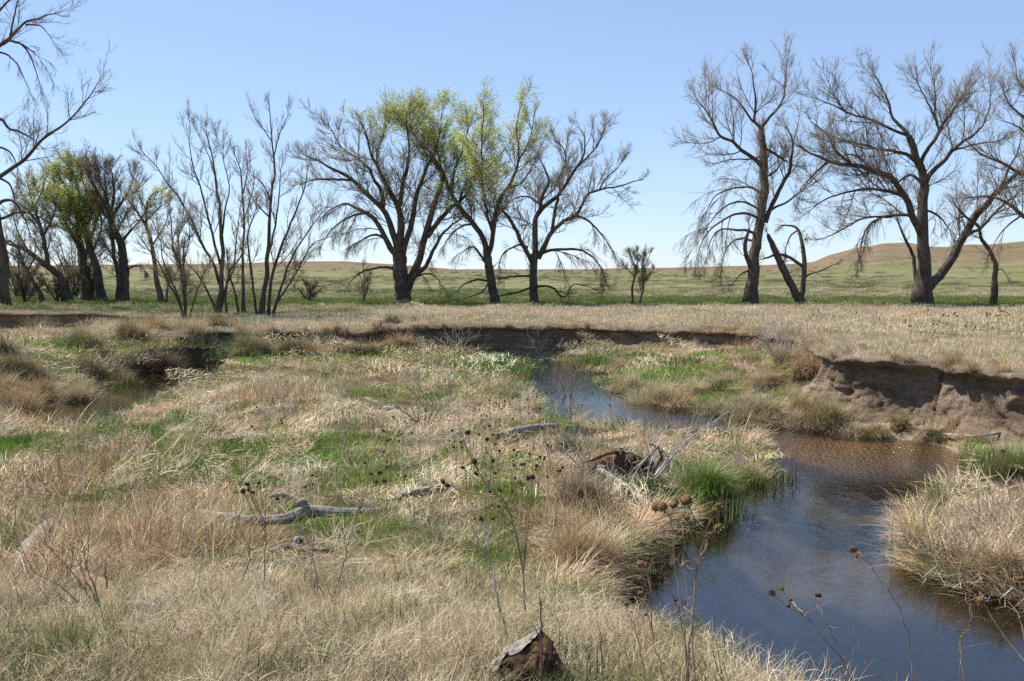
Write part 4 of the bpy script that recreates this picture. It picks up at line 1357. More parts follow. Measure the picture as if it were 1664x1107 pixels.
# right hand trees
grow_tree("cottonwood_tree", "tall narrow cottonwood with pale weeping twigs low on its left side", "tree", 61,
  [('n', [(1221, 498, 9.8), (1223, 441, 9), (1230, 398, 8.2), (1238, 347, 7.4), (1242, 305, 7), (1240, 262, 6.4), (1238, 220, 5.4), (1236, 192, 4.6)]),
   ('n', [(1237, 196, 4), (1226, 178, 3.2), (1228, 148, 2.4), (1225, 114, 1.6), (1222, 88, 1.1), (1213, 63, .7)]),
   ('n', [(1224, 183, 2.4), (1208, 156, 1.9), (1193, 135, 1.3), (1172, 121, .7)]),
   ('n', [(1237, 194, 4), (1253, 170, 3), (1267, 152, 2.4), (1274, 131, 1.8), (1276, 105, 1.3), (1278, 67, .7)]),
   ('n', [(1238, 270, 4.6), (1232, 260, 4.2), (1210, 241, 3.6), (1189, 220, 3), (1168, 209, 2.5), (1161, 190, 2), (1147, 160, 1.4), (1130, 138, .7)]),
   ('n', [(1244, 362, 5), (1252, 338, 4.4), (1268, 305, 4), (1283, 279, 3.4), (1287, 245, 2.7), (1287, 216, 2), (1276, 189, 1)]),
   ('n', [(1241, 232, 2.8), (1261, 246, 2.4), (1279, 260, 1.8)]),
   ('d', [(1236, 358, 3.6), (1222, 350, 3.1), (1206, 347, 2.7), (1185, 352, 2.2), (1160, 369, 1.7), (1142, 390, 1.2), (1132, 420, .7)]),
   ('d', [(1232, 382, 3.6), (1215, 375, 3), (1198, 374, 2.5), (1181, 372, 2), (1163, 378, 1.5), (1150, 404, .8)]),
   ('d', [(1240, 320, 3.2), (1228, 308, 2.7), (1215, 304, 2.3), (1193, 306, 1.8), (1163, 318, 1.3), (1146, 347, .7)]),
   ('d', [(1238, 345, 3), (1215, 330, 2.4), (1190, 330, 1.9), (1168, 345, 1.4), (1150, 365, .8)]),
   ('d', [(1230, 395, 3), (1210, 388, 2.4), (1192, 392, 1.8), (1178, 410, 1.2), (1172, 432, .7)]),
   ('n', [(1218, 430, 5), (1212, 412, 4.4), (1211, 396, 3.9), (1217, 372, 3)]),
   ('n', [(1246, 345, 3), (1265, 335, 2.6), (1283, 326, 2.2), (1312, 301, 1.5), (1336, 275, .7)]),
   ('n', [(1239, 250, 2.2), (1215, 255, 1.7), (1190, 255, 1.2), (1165, 262, .7)]),
   ('n', [(1240, 290, 2.6), (1258, 280, 2), (1270, 262, 1.4)]),
   ('b', [(1216, 440, 2), (1205, 445, 1.5), (1198, 452, 1), (1192, 460, .7)])],
  leaf=.12, n1=11, n2=8, n3=8, twig=M_TWIGP)

grow_tree("cottonwood_tree", "low forked dark tree bending back on itself beside the tall narrow cottonwood", "tree", 60.5,
  [('n', [(1306, 497, 7.5), (1295, 479, 6.6), (1283, 458, 6.2), (1268, 428, 5.8), (1259, 403, 5), (1252, 385, 4), (1247, 372, 2.5)]),
   ('d', [(1301, 490, 6), (1305, 466, 5.6), (1307, 432, 5.2), (1306, 407, 4.4), (1300, 373, 3.6), (1293, 358, 2.8), (1270, 355, 1.4)]),
   ('n', [(1305, 434, 3.8), (1287, 420, 3.3), (1266, 411, 2.8), (1240, 420, 1.6)]),
   ('b', [(1308, 450, 2.4), (1320, 444, 2), (1335, 440, 1.6), (1352, 431, 1)]),
   ('d', [(1297, 364, 2), (1285, 375, 1.6), (1278, 395, 1.1), (1275, 418, .7)])],
  leaf=.08, n1=8, n2=6, n3=6, size=8.0, l1=(.08, .18), twig=M_TWIGP)

grow_tree("cottonwood_tree", "broad cottonwood with arching left limbs and one thick limb leaning right", "tree", 61,
  [('n', [(1500, 498, 14), (1502, 466, 11.5), (1502, 424, 9.6), (1500, 373, 8.8), (1500, 330, 8.2), (1502, 296, 7.2), (1493, 262, 6.6), (1487, 237, 6), (1476, 207, 4.6)]),
   ('n', [(1478, 212, 4.4), (1462, 187, 3.4), (1450, 173, 2.8), (1444, 143, 2), (1432, 114, 1.3), (1419, 88, .7)]),
   ('n', [(1475, 207, 3.8), (1449, 196, 3.2), (1415, 177, 2.5), (1381, 165, 1.9), (1351, 148, 1.3), (1325, 134, .7)]),
   ('n', [(1496, 380, 7.2), (1485, 356, 7), (1470, 322, 6.4), (1449, 292, 5.7), (1419, 275, 5), (1385, 267, 4.1), (1347, 258, 3.1), (1321, 245, 2.1), (1300, 228, 1)]),
   ('n', [(1388, 267, 3), (1359, 237, 2.5), (1342, 203, 1.8), (1317, 181, .8)]),
   ('d', [(1345, 258, 2.4), (1321, 285, 1.8), (1300, 309, .9)]),
   ('n', [(1490, 262, 4.4), (1478, 247, 3.8), (1461, 240, 3.3), (1427, 233, 2.6), (1385, 221, 1.8), (1350, 220, .9)]),
   ('n', [(1484, 345, 4), (1475, 326, 3.5), (1453, 313, 3), (1415, 308, 2.5), (1372, 313, 1.9), (1338, 326, 1.3), (1320, 340, .8)]),
   ('d', [(1494, 372, 4), (1480, 352, 3.4), (1449, 351, 2.8), (1419, 360, 2.3), (1402, 386, 1.7), (1397, 416, .8)]),
   ('n', [(1450, 352, 2.5), (1406, 354, 2), (1368, 373, 1.5), (1340, 387, .8)]),
   ('n', [(1494, 268, 4.6), (1500, 248, 4), (1521, 211, 3.3), (1538, 177, 2.5), (1555, 148, 1.7), (1572, 121, .8)]),
   ('n', [(1527, 200, 2.6), (1517, 169, 2.1), (1504, 135, 1.4), (1487, 97, .7)]),
   ('n', [(1519, 172, 2.2), (1519, 126, 1.5), (1512, 75, .7)]),
   ('n', [(1502, 302, 5.4), (1510, 286, 5), (1529, 262, 4.3), (1551, 233, 3.6), (1576, 211, 2.8), (1597, 190, 2.1), (1608, 148, 1.4), (1610, 105, .7)]),
   ('n', [(1546, 238, 2.6), (1589, 224, 1.9), (1623, 219, .9)]),
   ('n', [(1503, 478, 10), (1516, 460, 9), (1530, 443, 8.6), (1551, 411, 8), (1572, 373, 7.2), (1593, 343, 6.6), (1614, 322, 5.6), (1640, 292, 4.4), (1661, 278, 3.2), (1695, 262, 1.5)]),
   ('n', [(1566, 388, 4), (1580, 378, 3.6), (1597, 368, 3.2), (1627, 336, 2.4), (1650, 318, 1.2)]),
   ('d', [(1502, 342, 2.8), (1515, 345, 2.4), (1529, 355, 2), (1544, 374, 1)]),
   ('b', [(1490, 462, 4.5), (1486, 440, 4), (1483, 415, 3.5), (1470, 386, 2.6), (1457, 356, 1.2)]),
   ('n', [(1500, 300, 3.4), (1482, 285, 2.8), (1468, 290, 2.2), (1450, 305, 1.2)]),
   ('n', [(1419, 276, 2.6), (1400, 255, 2), (1385, 245, 1.4), (1370, 246, .8)]),
   ('n', [(1622, 316, 2.6), (1640, 270, 2), (1655, 235, 1.4), (1660, 200, .7)])],
  leaf=.10, n1=11, n2=8, n3=7)

grow_tree("cottonwood_tree", "thin crooked tree with a bare zigzag trunk at the far right", "tree", 60,
  [('n', [(1614, 499, 4.4), (1616, 462, 4), (1619, 432, 3.6), (1606, 403, 3.1), (1593, 381, 2.7), (1589, 360, 2.3), (1563, 335, 1.6), (1546, 309, .8)]),
   ('n', [(1590, 372, 2.3), (1605, 350, 1.9), (1620, 335, 1.4), (1640, 325, .8)]),
   ('b', [(1619, 440, 1.5), (1628, 438, 1.1), (1636, 448, .7)]),
   ('d', [(1570, 342, 1.6), (1556, 345, 1.2), (1545, 356, .7)])],
  leaf=.08, n1=8, n2=6, n3=6, size=8.5, l1=(.07, .16))

grow_tree("cottonwood_tree", "cottonwood at the right edge, only its left limbs reaching into view", "tree", 56,
  [('n', [(1735, 505, 13), (1732, 440, 12), (1722, 390, 11), (1708, 330, 9), (1700, 260, 7), (1695, 190, 4.5), (1690, 120, 2), (1688, 70, .8)]),
   ('n', [(1715, 372, 6), (1690, 362, 5), (1664, 351, 4.2), (1636, 330, 3.2), (1606, 319, 2.2), (1572, 322, 1)]),
   ('n', [(1703, 300, 5), (1680, 292, 4.2), (1664, 286, 3.6), (1631, 262, 2.8), (1597, 245, 1.9), (1572, 220, .9)]),
   ('n', [(1700, 220, 4), (1680, 190, 3), (1664, 173, 2.4), (1642, 150, 1.6), (1630, 122, .8)]),
   ('n', [(1698, 215, 3), (1672, 205, 2.2), (1650, 188, 1.5), (1632, 180, .8)]),
   ('n', [(1695, 170, 2.5), (1672, 130, 1.8), (1655, 100, 1.2), (1650, 75, .7)]),
   ('n', [(1725, 390, 6), (1760, 340, 4), (1800, 290, 2.5), (1830, 230, 1)]),
   ('n', [(1705, 300, 5), (1745, 250, 3.5), (1770, 180, 2), (1790, 110, .8)]),
   ('d', [(1660, 350, 2.4), (1640, 365, 1.8), (1622, 385, 1.2), (1612, 405, .7)])],
  leaf=.1, n1=9, n2=7, n3=7)

# multi-stemmed willows
WKW = dict(bark=M_BARK2, leaf=.45, leaf_mat=LEAF_OLIVE, n2=6, n3=6, up=.8, spread=.22, rscale=.66, squash=.92, trunk_name='stem')
grow_tree("willow_tree", "low many stemmed willow clump spreading at the left end of the willow row", "tree", TD(521),
  [('n', [(303, 523, 3.4), (300, 465, 2.8), (298, 422, 2.3), (300, 393, 1.8), (314, 378, .9)]),
   ('n', [(299, 520, 3), (289, 487, 2.7), (274, 461, 2.3), (256, 425, 1.8), (238, 400, 1.3), (224, 378, .7)]),
   ('n', [(301, 521, 3.2), (298, 465, 2.7), (292, 429, 2.3), (281, 400, 1.8), (278, 357, 1.3), (274, 326, .7)]),
   ('n', [(307, 521, 2.3), (316, 487, 2), (328, 454, 1.6), (339, 429, .8)]),
   ('n', [(300, 517, 2.6), (286, 475, 2.2), (274, 447, 1.9), (263, 414, 1.4), (260, 389, 1), (254, 352, .7)]),
   ('n', [(302, 470, 2), (290, 400, 1.6), (296, 355, 1.2), (300, 318, .7)]),
   ('n', [(298, 430, 1.6), (308, 385, 1.3), (306, 350, .7)])], n1=8, l1=(.10, .24), **WKW)
grow_tree("willow_tree", "tall willow with one stout stem and a long thin stem leaning far left", "tree", TD(512),
  [('n', [(355, 512, 7), (359, 465, 6), (361, 418, 5), (361, 375, 4.3), (357, 335, 3.5), (352, 295, 2.7), (346, 263, 2), (339, 230, 1.4), (336, 203, .8)]),
   ('n', [(356, 462, 4), (346, 425, 3.6), (328, 396, 3.2), (314, 364, 2.8), (298, 331, 2.3), (278, 299, 1.8), (256, 270, 1.3), (238, 245, 1), (225, 229, .6)]),
   ('n', [(358, 430, 3.6), (352, 407, 3.3), (345, 378, 2.9), (336, 342, 2.4), (325, 303, 1.9), (318, 274, 1.5), (310, 241, 1.1), (307, 201, .8), (307, 178, .6)]),
   ('n', [(351, 508, 3.2), (345, 490, 2.9), (332, 465, 2.4), (318, 443, 1.8), (303, 429, 1)]),
   ('n', [(360, 500, 3), (366, 470, 2.6), (379, 436, 2.2), (384, 393, 1.6), (390, 342, .8)]),
   ('n', [(368, 512, 3.2), (367, 480, 2.6), (374, 440, 2.2), (390, 420, 1.8), (400, 400, .9)]),
   ('n', [(361, 380, 2.8), (366, 340, 2.1), (372, 300, 1.4), (362, 250, .9), (350, 205, .6)]),
   ('n', [(352, 300, 1.8), (345, 262, 1.3), (330, 225, .9), (318, 200, .6)])], n1=8, l1=(.08, .2), **WKW)
grow_tree("willow_tree", "pair of slim straight willow stems between the two bigger clumps", "tree", TD(511),
  [('n', [(395, 512, 3.8), (395, 447, 3.2), (395, 393, 2.8), (397, 342, 2.3), (393, 303, 1.8), (390, 266, 1.3), (380, 233, .7)]),
   ('n', [(388, 512, 3.4), (382, 476, 2.8), (373, 450, 2.3), (370, 425, 1.4)]),
   ('n', [(396, 360, 1.8), (407, 320, 1.4), (413, 285, 1), (405, 250, .6)]),
   ('n', [(395, 310, 1.6), (402, 270, 1.1), (400, 235, .6)])], n1=9, l1=(.07, .18), **WKW)
grow_tree("willow_tree", "tallest willow clump with a straight leader and stems fanning right", "tree", TD(512.5),
  [('n', [(424, 513, 6.6), (429, 465, 5.6), (433, 422, 4.8), (437, 378, 4), (440, 328, 3.2), (444, 284, 2.6), (445, 248, 2), (440, 219, 1.6), (437, 183, 1.1), (437, 152, .6)]),
   ('n', [(417, 510, 3.2), (411, 465, 2.8), (406, 422, 2.4), (402, 389, 2), (408, 364, 1.5), (419, 335, .8)]),
   ('n', [(436, 512, 4.4), (440, 458, 3.7), (451, 422, 3.2), (462, 389, 2.6), (476, 353, 2.1), (491, 317, 1.6), (500, 277, 1.1), (502, 257, .7)]),
   ('n', [(443, 512, 4), (458, 465, 3.2), (469, 432, 2.7), (487, 396, 2.1), (509, 364, 1.5), (532, 334, .7)]),
   ('n', [(446, 500, 3.2), (456, 482, 2.8), (473, 458, 2.3), (491, 425, 1.8), (509, 396, 1.2), (534, 386, .7)]),
   ('n', [(435, 416, 2.8), (446, 373, 2.3), (451, 339, 1.8), (455, 295, 1.2), (458, 262, .7)]),
   ('n', [(441, 330, 2), (427, 296, 1.5), (411, 281, .8)]),
   ('n', [(445, 250, 1.8), (455, 206, 1.2), (469, 172, .6)]),
   ('n', [(441, 220, 1.4), (425, 195, 1), (415, 180, .6)]),
   ('n', [(439, 355, 2), (420, 335, 1.5), (408, 318, .8)])], n1=8, l1=(.08, .2), **WKW)

# the grove at the left
GK = dict(n1=12, n2=8, n3=8)
grow_tree("cottonwood_tree", "brown twigged grove tree with a thick upright double trunk, rightmost of the dense grove", "tree", 66,
  [('n', [(200, 492, 9), (202, 454, 8), (200, 409, 7), (193, 387, 6), (182, 362, 5), (179, 336, 4)]),
   ('n', [(193, 492, 6), (193, 454, 5), (185, 409, 4.4), (181, 372, 3.4), (172, 330, 2.4), (168, 300, 1.6), (157, 246, .8)]),
   ('n', [(180, 345, 3.4), (185, 310, 2.6), (184, 280, 1.8), (180, 255, .8)]), ('n', [(181, 350, 3), (200, 318, 2.2), (212, 292, 1.4), (218, 270, .8)]),
   ('n', [(178, 340, 3), (160, 306, 2.2), (145, 275, 1.5), (135, 250, .8)]), ('n', [(196, 395, 3.4), (212, 375, 2.6), (228, 355, 1.8), (240, 330, .9)]),
   ('n', [(182, 362, 2.6), (162, 335, 2), (150, 310, 1.2)]), ('n', [(181, 350, 2.6), (172, 300, 1.8), (170, 262, .9)]),
   ('n', [(188, 380, 2.6), (205, 345, 2), (216, 325, 1)]), ('d', [(202, 440, 2.5), (220, 432, 1.8), (232, 436, .9)])],
  leaf=.3, twig=M_TWIGB, **GK)
grow_tree("cottonwood_tree", "left leaning grove tree with a bright green leafy top", "tree", 67,
  [('n', [(167, 492, 8), (163, 465, 7.2), (154, 426, 6.2), (143, 387, 5.4), (134, 356, 4.6), (118, 322, 3.4), (101, 280, 2), (90, 255, .9)]),
   ('n', [(136, 362, 3), (125, 345, 2.6), (100, 327, 2), (80, 318, 1)]), ('n', [(128, 342, 2.6), (128, 300, 2), (120, 270, 1.2), (112, 250, .7)]),
   ('n', [(140, 378, 2.8), (148, 335, 2), (140, 295, 1.2), (130, 262, .7)]), ('n', [(150, 412, 2.8), (165, 370, 2), (160, 330, 1)]), ('n', [(110, 302, 2), (90, 290, 1.4), (75, 280, .8)])],
  leaf=.5, leaf_mat=LEAF_OLIVE, greens=[(115, 305, 45, 65, .42), (130, 350, 40, 50, .25)], **GK)
grow_tree("cottonwood_tree", "thick dark grove trunk standing between the leaning green tree and the leaning fork", "tree", 68,
  [('n', [(143, 491, 9), (138, 440, 8), (130, 398, 6), (126, 365, 4), (122, 320, 2), (118, 285, .8)]),
   ('n', [(134, 415, 4), (112, 370, 3), (98, 335, 2), (82, 300, .9)]), ('n', [(136, 425, 4), (150, 380, 3), (160, 340, 2), (165, 300, .9)]),
   ('n', [(128, 385, 3), (140, 345, 2), (150, 312, 1)]), ('n', [(126, 372, 3), (108, 345, 2), (100, 310, 1)])],
  leaf=.4, leaf_mat=LEAF_OLIVE, greens=[(120, 380, 40, 25, .25)], **GK)
grow_tree("cottonwood_tree", "grove tree leaning hard left with a low fork, beside the thick dark trunk", "tree", 65,
  [('n', [(112, 491, 7.5), (105, 465, 6.8), (98, 448, 6), (80, 434, 5.2), (67, 426, 4.6), (42, 406, 3.4), (20, 398, 2), (0, 395, 1)]),
   ('n', [(80, 436, 4.8), (76, 418, 4.4), (73, 398, 4), (67, 370, 3.4), (60, 345, 2.6), (52, 315, 1.6), (45, 285, .8)]),
   ('n', [(70, 385, 2.8), (85, 350, 2), (92, 320, 1)]), ('n', [(65, 362, 2.6), (45, 335, 1.9), (30, 320, 1)]), ('n', [(45, 408, 2.2), (30, 380, 1.6), (22, 350, .9)]),
   ('n', [(56, 330, 2), (68, 298, 1.4), (75, 268, .7)])],
  leaf=.5, leaf_mat=LEAF_OLIVE, greens=[(70, 300, 35, 40, .2)], **GK)
grow_tree("cottonwood_tree", "slender grove tree with a crooked left leaning trunk, third from the left edge", "tree", 64,
  [('n', [(70, 490, 4.6), (64, 472, 4), (56, 460, 3.6), (48, 445, 3.2), (40, 432, 2.8), (33, 415, 2.2), (30, 390, 1.2)]), ('n', [(45, 440, 2.2), (55, 415, 1.7), (58, 390, .9)]),
   ('n', [(36, 422, 2), (18, 408, 1.5), (8, 398, .8)])], leaf=.4, n1=9, n2=7, n3=7, size=7)
grow_tree("cottonwood_tree", "olive crowned tree on a left leaning trunk, between the grove and the willow row", "tree", 62,
  [('n', [(265, 495, 5.4), (260, 475, 5), (255, 454, 4.5), (249, 409, 3.6), (241, 370, 3), (232, 350, 2.4), (221, 334, 1.5), (212, 318, .8)]),
   ('n', [(239, 362, 2.4), (237, 340, 2), (240, 314, 1.6), (250, 300, 1.1), (266, 292, .7)]), ('n', [(270, 493, 3), (272, 470, 2.5), (276, 452, 1.5)]),
   ('n', [(238, 352, 2), (256, 330, 1.5), (270, 318, .8)]), ('n', [(247, 400, 2), (262, 372, 1.5), (272, 350, .8)]), ('n', [(232, 350, 1.8), (222, 352, 1.3), (212, 362, .8)])],
  leaf=.85, leaf_mat=LEAF_OLIVE, greens=[(258, 303, 22, 18, .25)], n1=11, n2=7, n3=7, size=9)
grow_tree("cottonwood_tree", "big dark tree at the left edge with long limbs sweeping up into the sky", "tree", 56,
  [('n', [(4, 500, 9), (6, 460, 8.5), (2, 409, 8), (-12, 340, 7.6), (-28, 260, 7), (-36, 180, 6), (-42, 100, 4), (-40, 20, 2), (-36, -40, .8)]),
   ('n', [(-20, 300, 5), (0, 288, 4.4), (42, 256, 3.6), (69, 226, 2.9), (98, 206, 2.3), (128, 179, 1.6), (149, 149, 1.1), (163, 127, .6)]),
   ('n', [(-32, 215, 4.4), (-14, 200, 3.8), (2, 193, 3.3), (15, 209, 2.7), (30, 213, 2.2), (54, 227, 1), (70, 240, .6)]),
   ('n', [(-38, 120, 4.6), (-20, 92, 4), (0, 74, 3.5), (18, 60, 3), (39, 39, 2.3), (66, 29, 1.6), (98, 18, .7)]),
   ('n', [(16, 62, 2.6), (20, 40, 2.1), (25, 18, 1.6), (32, -10, 1)]),
   ('d', [(14, 66, 2.6), (24, 68, 2.3), (39, 76, 1.9), (52, 98, 1.4), (64, 134, .7)]),
   ('d', [(36, 72, 1.8), (50, 82, 1.4), (62, 92, .8)]),
   ('n', [(42, 40, 1.8), (65, 42, 1.4), (78, 55, .7)]),
   ('n', [(-40, 60, 3), (-10, 30, 2.4), (10, 5, 1.8), (40, -15, 1)]),
   ('d', [(-10, 84, 2.6), (10, 88, 2), (28, 105, 1.4), (42, 135, .7)]),
   ('d', [(-14, 340, 4), (10, 325, 3.2), (25, 330, 2.4), (40, 355, 1.6), (50, 385, .8)]),
   ('d', [(-10, 360, 3.4), (15, 350, 2.7), (35, 345, 2), (62, 352, 1.3), (90, 372, .7)]),
   ('d', [(-4, 400, 3), (14, 392, 2.4), (30, 405, 1.7), (40, 432, .9)]),
   ('d', [(0, 290, 2.6), (16, 300, 2), (24, 325, 1.3), (28, 360, .7)]),
   ('n', [(-34, 200, 4), (-70, 150, 3), (-100, 100, 1)]),
   ('n', [(-20, 290, 4), (-60, 250, 3), (-100, 220, 1)]),
   ('d', [(-28, 250, 3), (0, 240, 2.3), (18, 250, 1.6), (30, 275, .8)])],
  leaf=.3, n1=16, n2=7, n3=7, l1=(.06, .15), squash=1.0)

def brush(label, u, v, h_px, spread_px, nst, depth=None, twig=None, leaf=.4, cat="shrub", lm=None, size=None):
    rg = TREE_RG
    limbs = []
    for k in range(nst):
        a = rg.uniform(-1, 1)
        hh = h_px * rg.uniform(.65, 1) * (1 - .3 * abs(a))
        x1 = u + a * spread_px
        limbs.append(('n', [(u + rg.normal(0, 1.5), v, 1.5), (u + (x1 - u) * .3, v - hh * .4, 1.1), (u + (x1 - u) * .65, v - hh * .75, .8), (x1, v - hh, .5)]))
    grow_tree("shrub", label, cat, depth or TD(v), limbs, leaf=leaf, leaf_mat=lm or LEAF_OLIVE, n1=6, n2=4, n3=4, bud=.02, twig=twig or M_TWIG, bark=M_BARK2, up=.5, l1=(.16, .34), size=size, tl=(.15, .4))

brush("bare brown underbrush at the foot of the leaning grove trunks", 92, 492, 75, 36, 9, 65, M_TWIGB, .25)
brush("low tangled underbrush left of the grove trunks", 40, 494, 60, 34, 8, 64, M_TWIGB, .25)
brush("underbrush among the thick dark grove trunks", 150, 492, 90, 30, 9, 68, M_TWIGB, .3)
brush("tall brown thicket behind the grove", 120, 490, 135, 60, 12, 76, M_TWIGB, .4)
brush("hazy thicket behind the big tree at the left edge", 30, 490, 120, 45, 10, 74, M_TWIG, .4)
brush("yellowish bare bush right of the willow row", 503, 491, 45, 26, 7, 66, None, .6)
brush("small thin sapling standing left of the wide cottonwood", 593, 492, 82, 12, 3, 66, None, .15)
brush("bare twiggy bush leaning over the back bank", 617, 580, 62, 22, 6, 37.5, M_TWIGB, .1, size=1.6)
brush("thin dark twiggy bush on the back bank, left of the leaning bush", 556, 583, 68, 14, 4, 37, M_TWIGB, .08, size=1.6)
brush("sparse bare bush on the shaded bank, below the willow row", 490, 585, 60, 22, 4, 36.5, M_TWIGB, .08, size=1.5)

# ------------------------------------------------------------------ logs, stumps, tussocks, reeds, dry sunflowers
OB = np.random.default_rng(33)

_gx, _gy = np.arange(-34, 26, .12), np.arange(2, 50, .12)
_X, _Y = np.meshgrid(_gx, _gy)
_Z = height(_X.ravel(), _Y.ravel()).reshape(_X.shape)

def gz(x, y):
    if not (-33.5 < x < 25.5 and 2.2 < y < 49.5):
        return float(height(np.array([x]), np.array([y]))[0])
    fx, fy = (x + 34) / .12, (y - 2) / .12
    i, j = int(fx), int(fy)
    a, b = fx - i, fy - j
    return float((_Z[j, i] * (1 - a) + _Z[j, i + 1] * a) * (1 - b) + (_Z[j + 1, i] * (1 - a) + _Z[j + 1, i + 1] * a) * b)

def ground_at(u, v):
    """where the view through a photo pixel meets the ground"""
    z = .3
    for _ in range(12):
        p = at(u, v, z)
        z = .5 * z + .5 * gz(p[0], p[1])
    p = at(u, v, z)
    return np.array([p[0], p[1], gz(p[0], p[1])])

def log_mesh(pts, radii, S=18, K=40, rough=.10, mat=None, origin=(0, 0, 0), cap=True, seed=0):
    rg = np.random.default_rng(seed + 100)
    c = catmull(np.concatenate([np.asarray(pts, float), np.asarray(radii, float)[:, None]], 1), K)
    P, R = c[:, :3], c[:, 3]
    V, Q, T = tubes(P[None], R[None], S, 0, cap)
    ring = V[:K * S].reshape(K, S, 3)
    a = np.arange(S) / S * 6.28
    k = np.linspace(0, 1, K)
    n = fbm((np.cos(a)[None] * 1.6 + k[:, None] * 3), (np.sin(a)[None] * 1.6 + 0 * k[:, None]), seed, 4)
    groove = np.where((vnoise(a[None] * 3 + 0 * k[:, None], k[:, None] * 2.5, seed + 5) > .62), -.12, 0)
    f = 1 + rough * 2.2 * n + groove * rough * 6 + rg.normal(0, rough * .15, (K, S))
    ring[:] = P[:, None] + (ring - P[:, None]) * f[..., None]
    # splintered ends
    T0 = norm(P[1] - P[0])
    T1 = norm(P[-1] - P[-2])
    ring[0] -= T0 * rg.uniform(0, .6, S)[:, None] * R[0]
    ring[-1] += T1 * rg.uniform(0, .8, S)[:, None] * R[-1]
    V[:K * S] = ring.reshape(-1, 3)
    return V - np.asarray(origin), Q, T

def log(name, label, uvr, lift=.4, knots=(), mat=None, cat="log", seed=0, rough=.10, S=18):
    """a log lying on the ground along photo points (u, v, radius px); knots: (u, v, u2, v2, r, rise) are broken side limbs"""
    mat = mat or M_DRIFT
    pts, rad = [], []
    for u, v, r in uvr:
        g = ground_at(u, v)
        rr = r / FPX * g[1] * 1.02
        pts.append(g + [0, 0, rr * (lift + .1)])
        rad.append(rr)
    e = empty(name, tuple(pts[0]), label, cat)
    V, Q, T = log_mesh(pts, rad, S=S, rough=rough, seed=seed)
    o = obj("log_body", make_mesh("log_body", V - pts[0], Q, T, mat), e)
    for k, (u, v, u2, v2, r, rise) in enumerate(knots):
        g = ground_at(u, v)
        rr = r / FPX * g[1]
        p2 = atY(u2, v2, g[1] + OB.uniform(-.1, .1))
        p2[2] = max(p2[2], gz(p2[0], p2[1]) + rise)
        V, Q, T = log_mesh([g + [0, 0, rr], (g + p2) / 2 + [0, 0, rr * 1.6], p2], [rr, rr * .85, rr * .6], S=10, K=16, seed=seed + 7 + k)
        obj("broken_branch", make_mesh("broken_branch", V - pts[0], Q, T, mat), e)
    return e

log("driftwood_log", "long grey driftwood log with a raised broken stub, lying across the middle of the grass", [(332, 842, 9), (372, 855, 12), (420, 852, 8), (460, 850, 8), (500, 838, 9), (560, 838, 7), (612, 834, 5)],
    knots=[(498, 838, 484, 820, 8, .16), (486, 822, 440, 832, 6, .14), (372, 856, 384, 868, 9, .02)], seed=1, lift=.6, rough=.16)
log("driftwood_log", "short grey log end poking out of the reeds left of the long driftwood", [(215, 848, 7), (232, 846, 9), (255, 848, 6)], seed=2, lift=.8)
log("weathered_log", "pale weathered log standing slanted in the reeds at the left edge", [(30, 925, 12), (52, 900, 17), (70, 878, 15), (82, 858, 10)], seed=3, lift=.5)
log("fallen_log", "pale grey log lying half buried behind the near grass, lower left", [(196, 1004, 15), (225, 1008, 17), (265, 1006, 12), (300, 1003, 8)], seed=4, lift=.55, rough=.15)
log("rotten_log", "rotten yellow brown log lying against the pale grey log, lower left", [(135, 950, 12), (160, 972, 17), (188, 995, 18), (205, 1012, 12)], seed=5, mat=bark_mat("crumbling_wood", (.10, .065, .035), (.29, .205, .12), 14, 1.0, (1, 1, 1)), lift=.6, rough=.22)
log("fallen_branch", "straight grey branch lying in the grass left of the leafy weeds", [(808, 722, 5.5), (840, 713, 6), (875, 707, 5.5), (905, 702, 4)], seed=6, lift=2.2, knots=[(850, 712, 862, 706, 4, .1)], cat="branch")
log("old_plank", "dark grey split trunk sloping down to the water below the rotten stump", [(975, 772, 5), (1000, 792, 7), (1030, 812, 7), (1058, 830, 5)], seed=7, lift=1.4)
log("fallen_branch", "thin pale curved branch stuck in the mud under the right cut bank", [(1535, 708, 2), (1555, 718, 2.6), (1590, 719, 2.6), (1640, 708, 1.6)], seed=8, lift=4, cat="branch", S=8)
log("fallen_branch", "grey twisted branch lying in the grass below the long driftwood", [(440, 900, 3), (470, 893, 5), (500, 898, 4), (540, 896, 2.5)], seed=9, lift=1.2, knots=[(480, 893, 487, 878, 6, .1)], cat="branch")
log("fallen_branch", "slim grey branch half hidden in the grass right of the long driftwood", [(636, 812, 3), (668, 806, 4.5), (705, 800, 5), (735, 794, 3)], seed=10, lift=1.2, cat="branch", S=9)

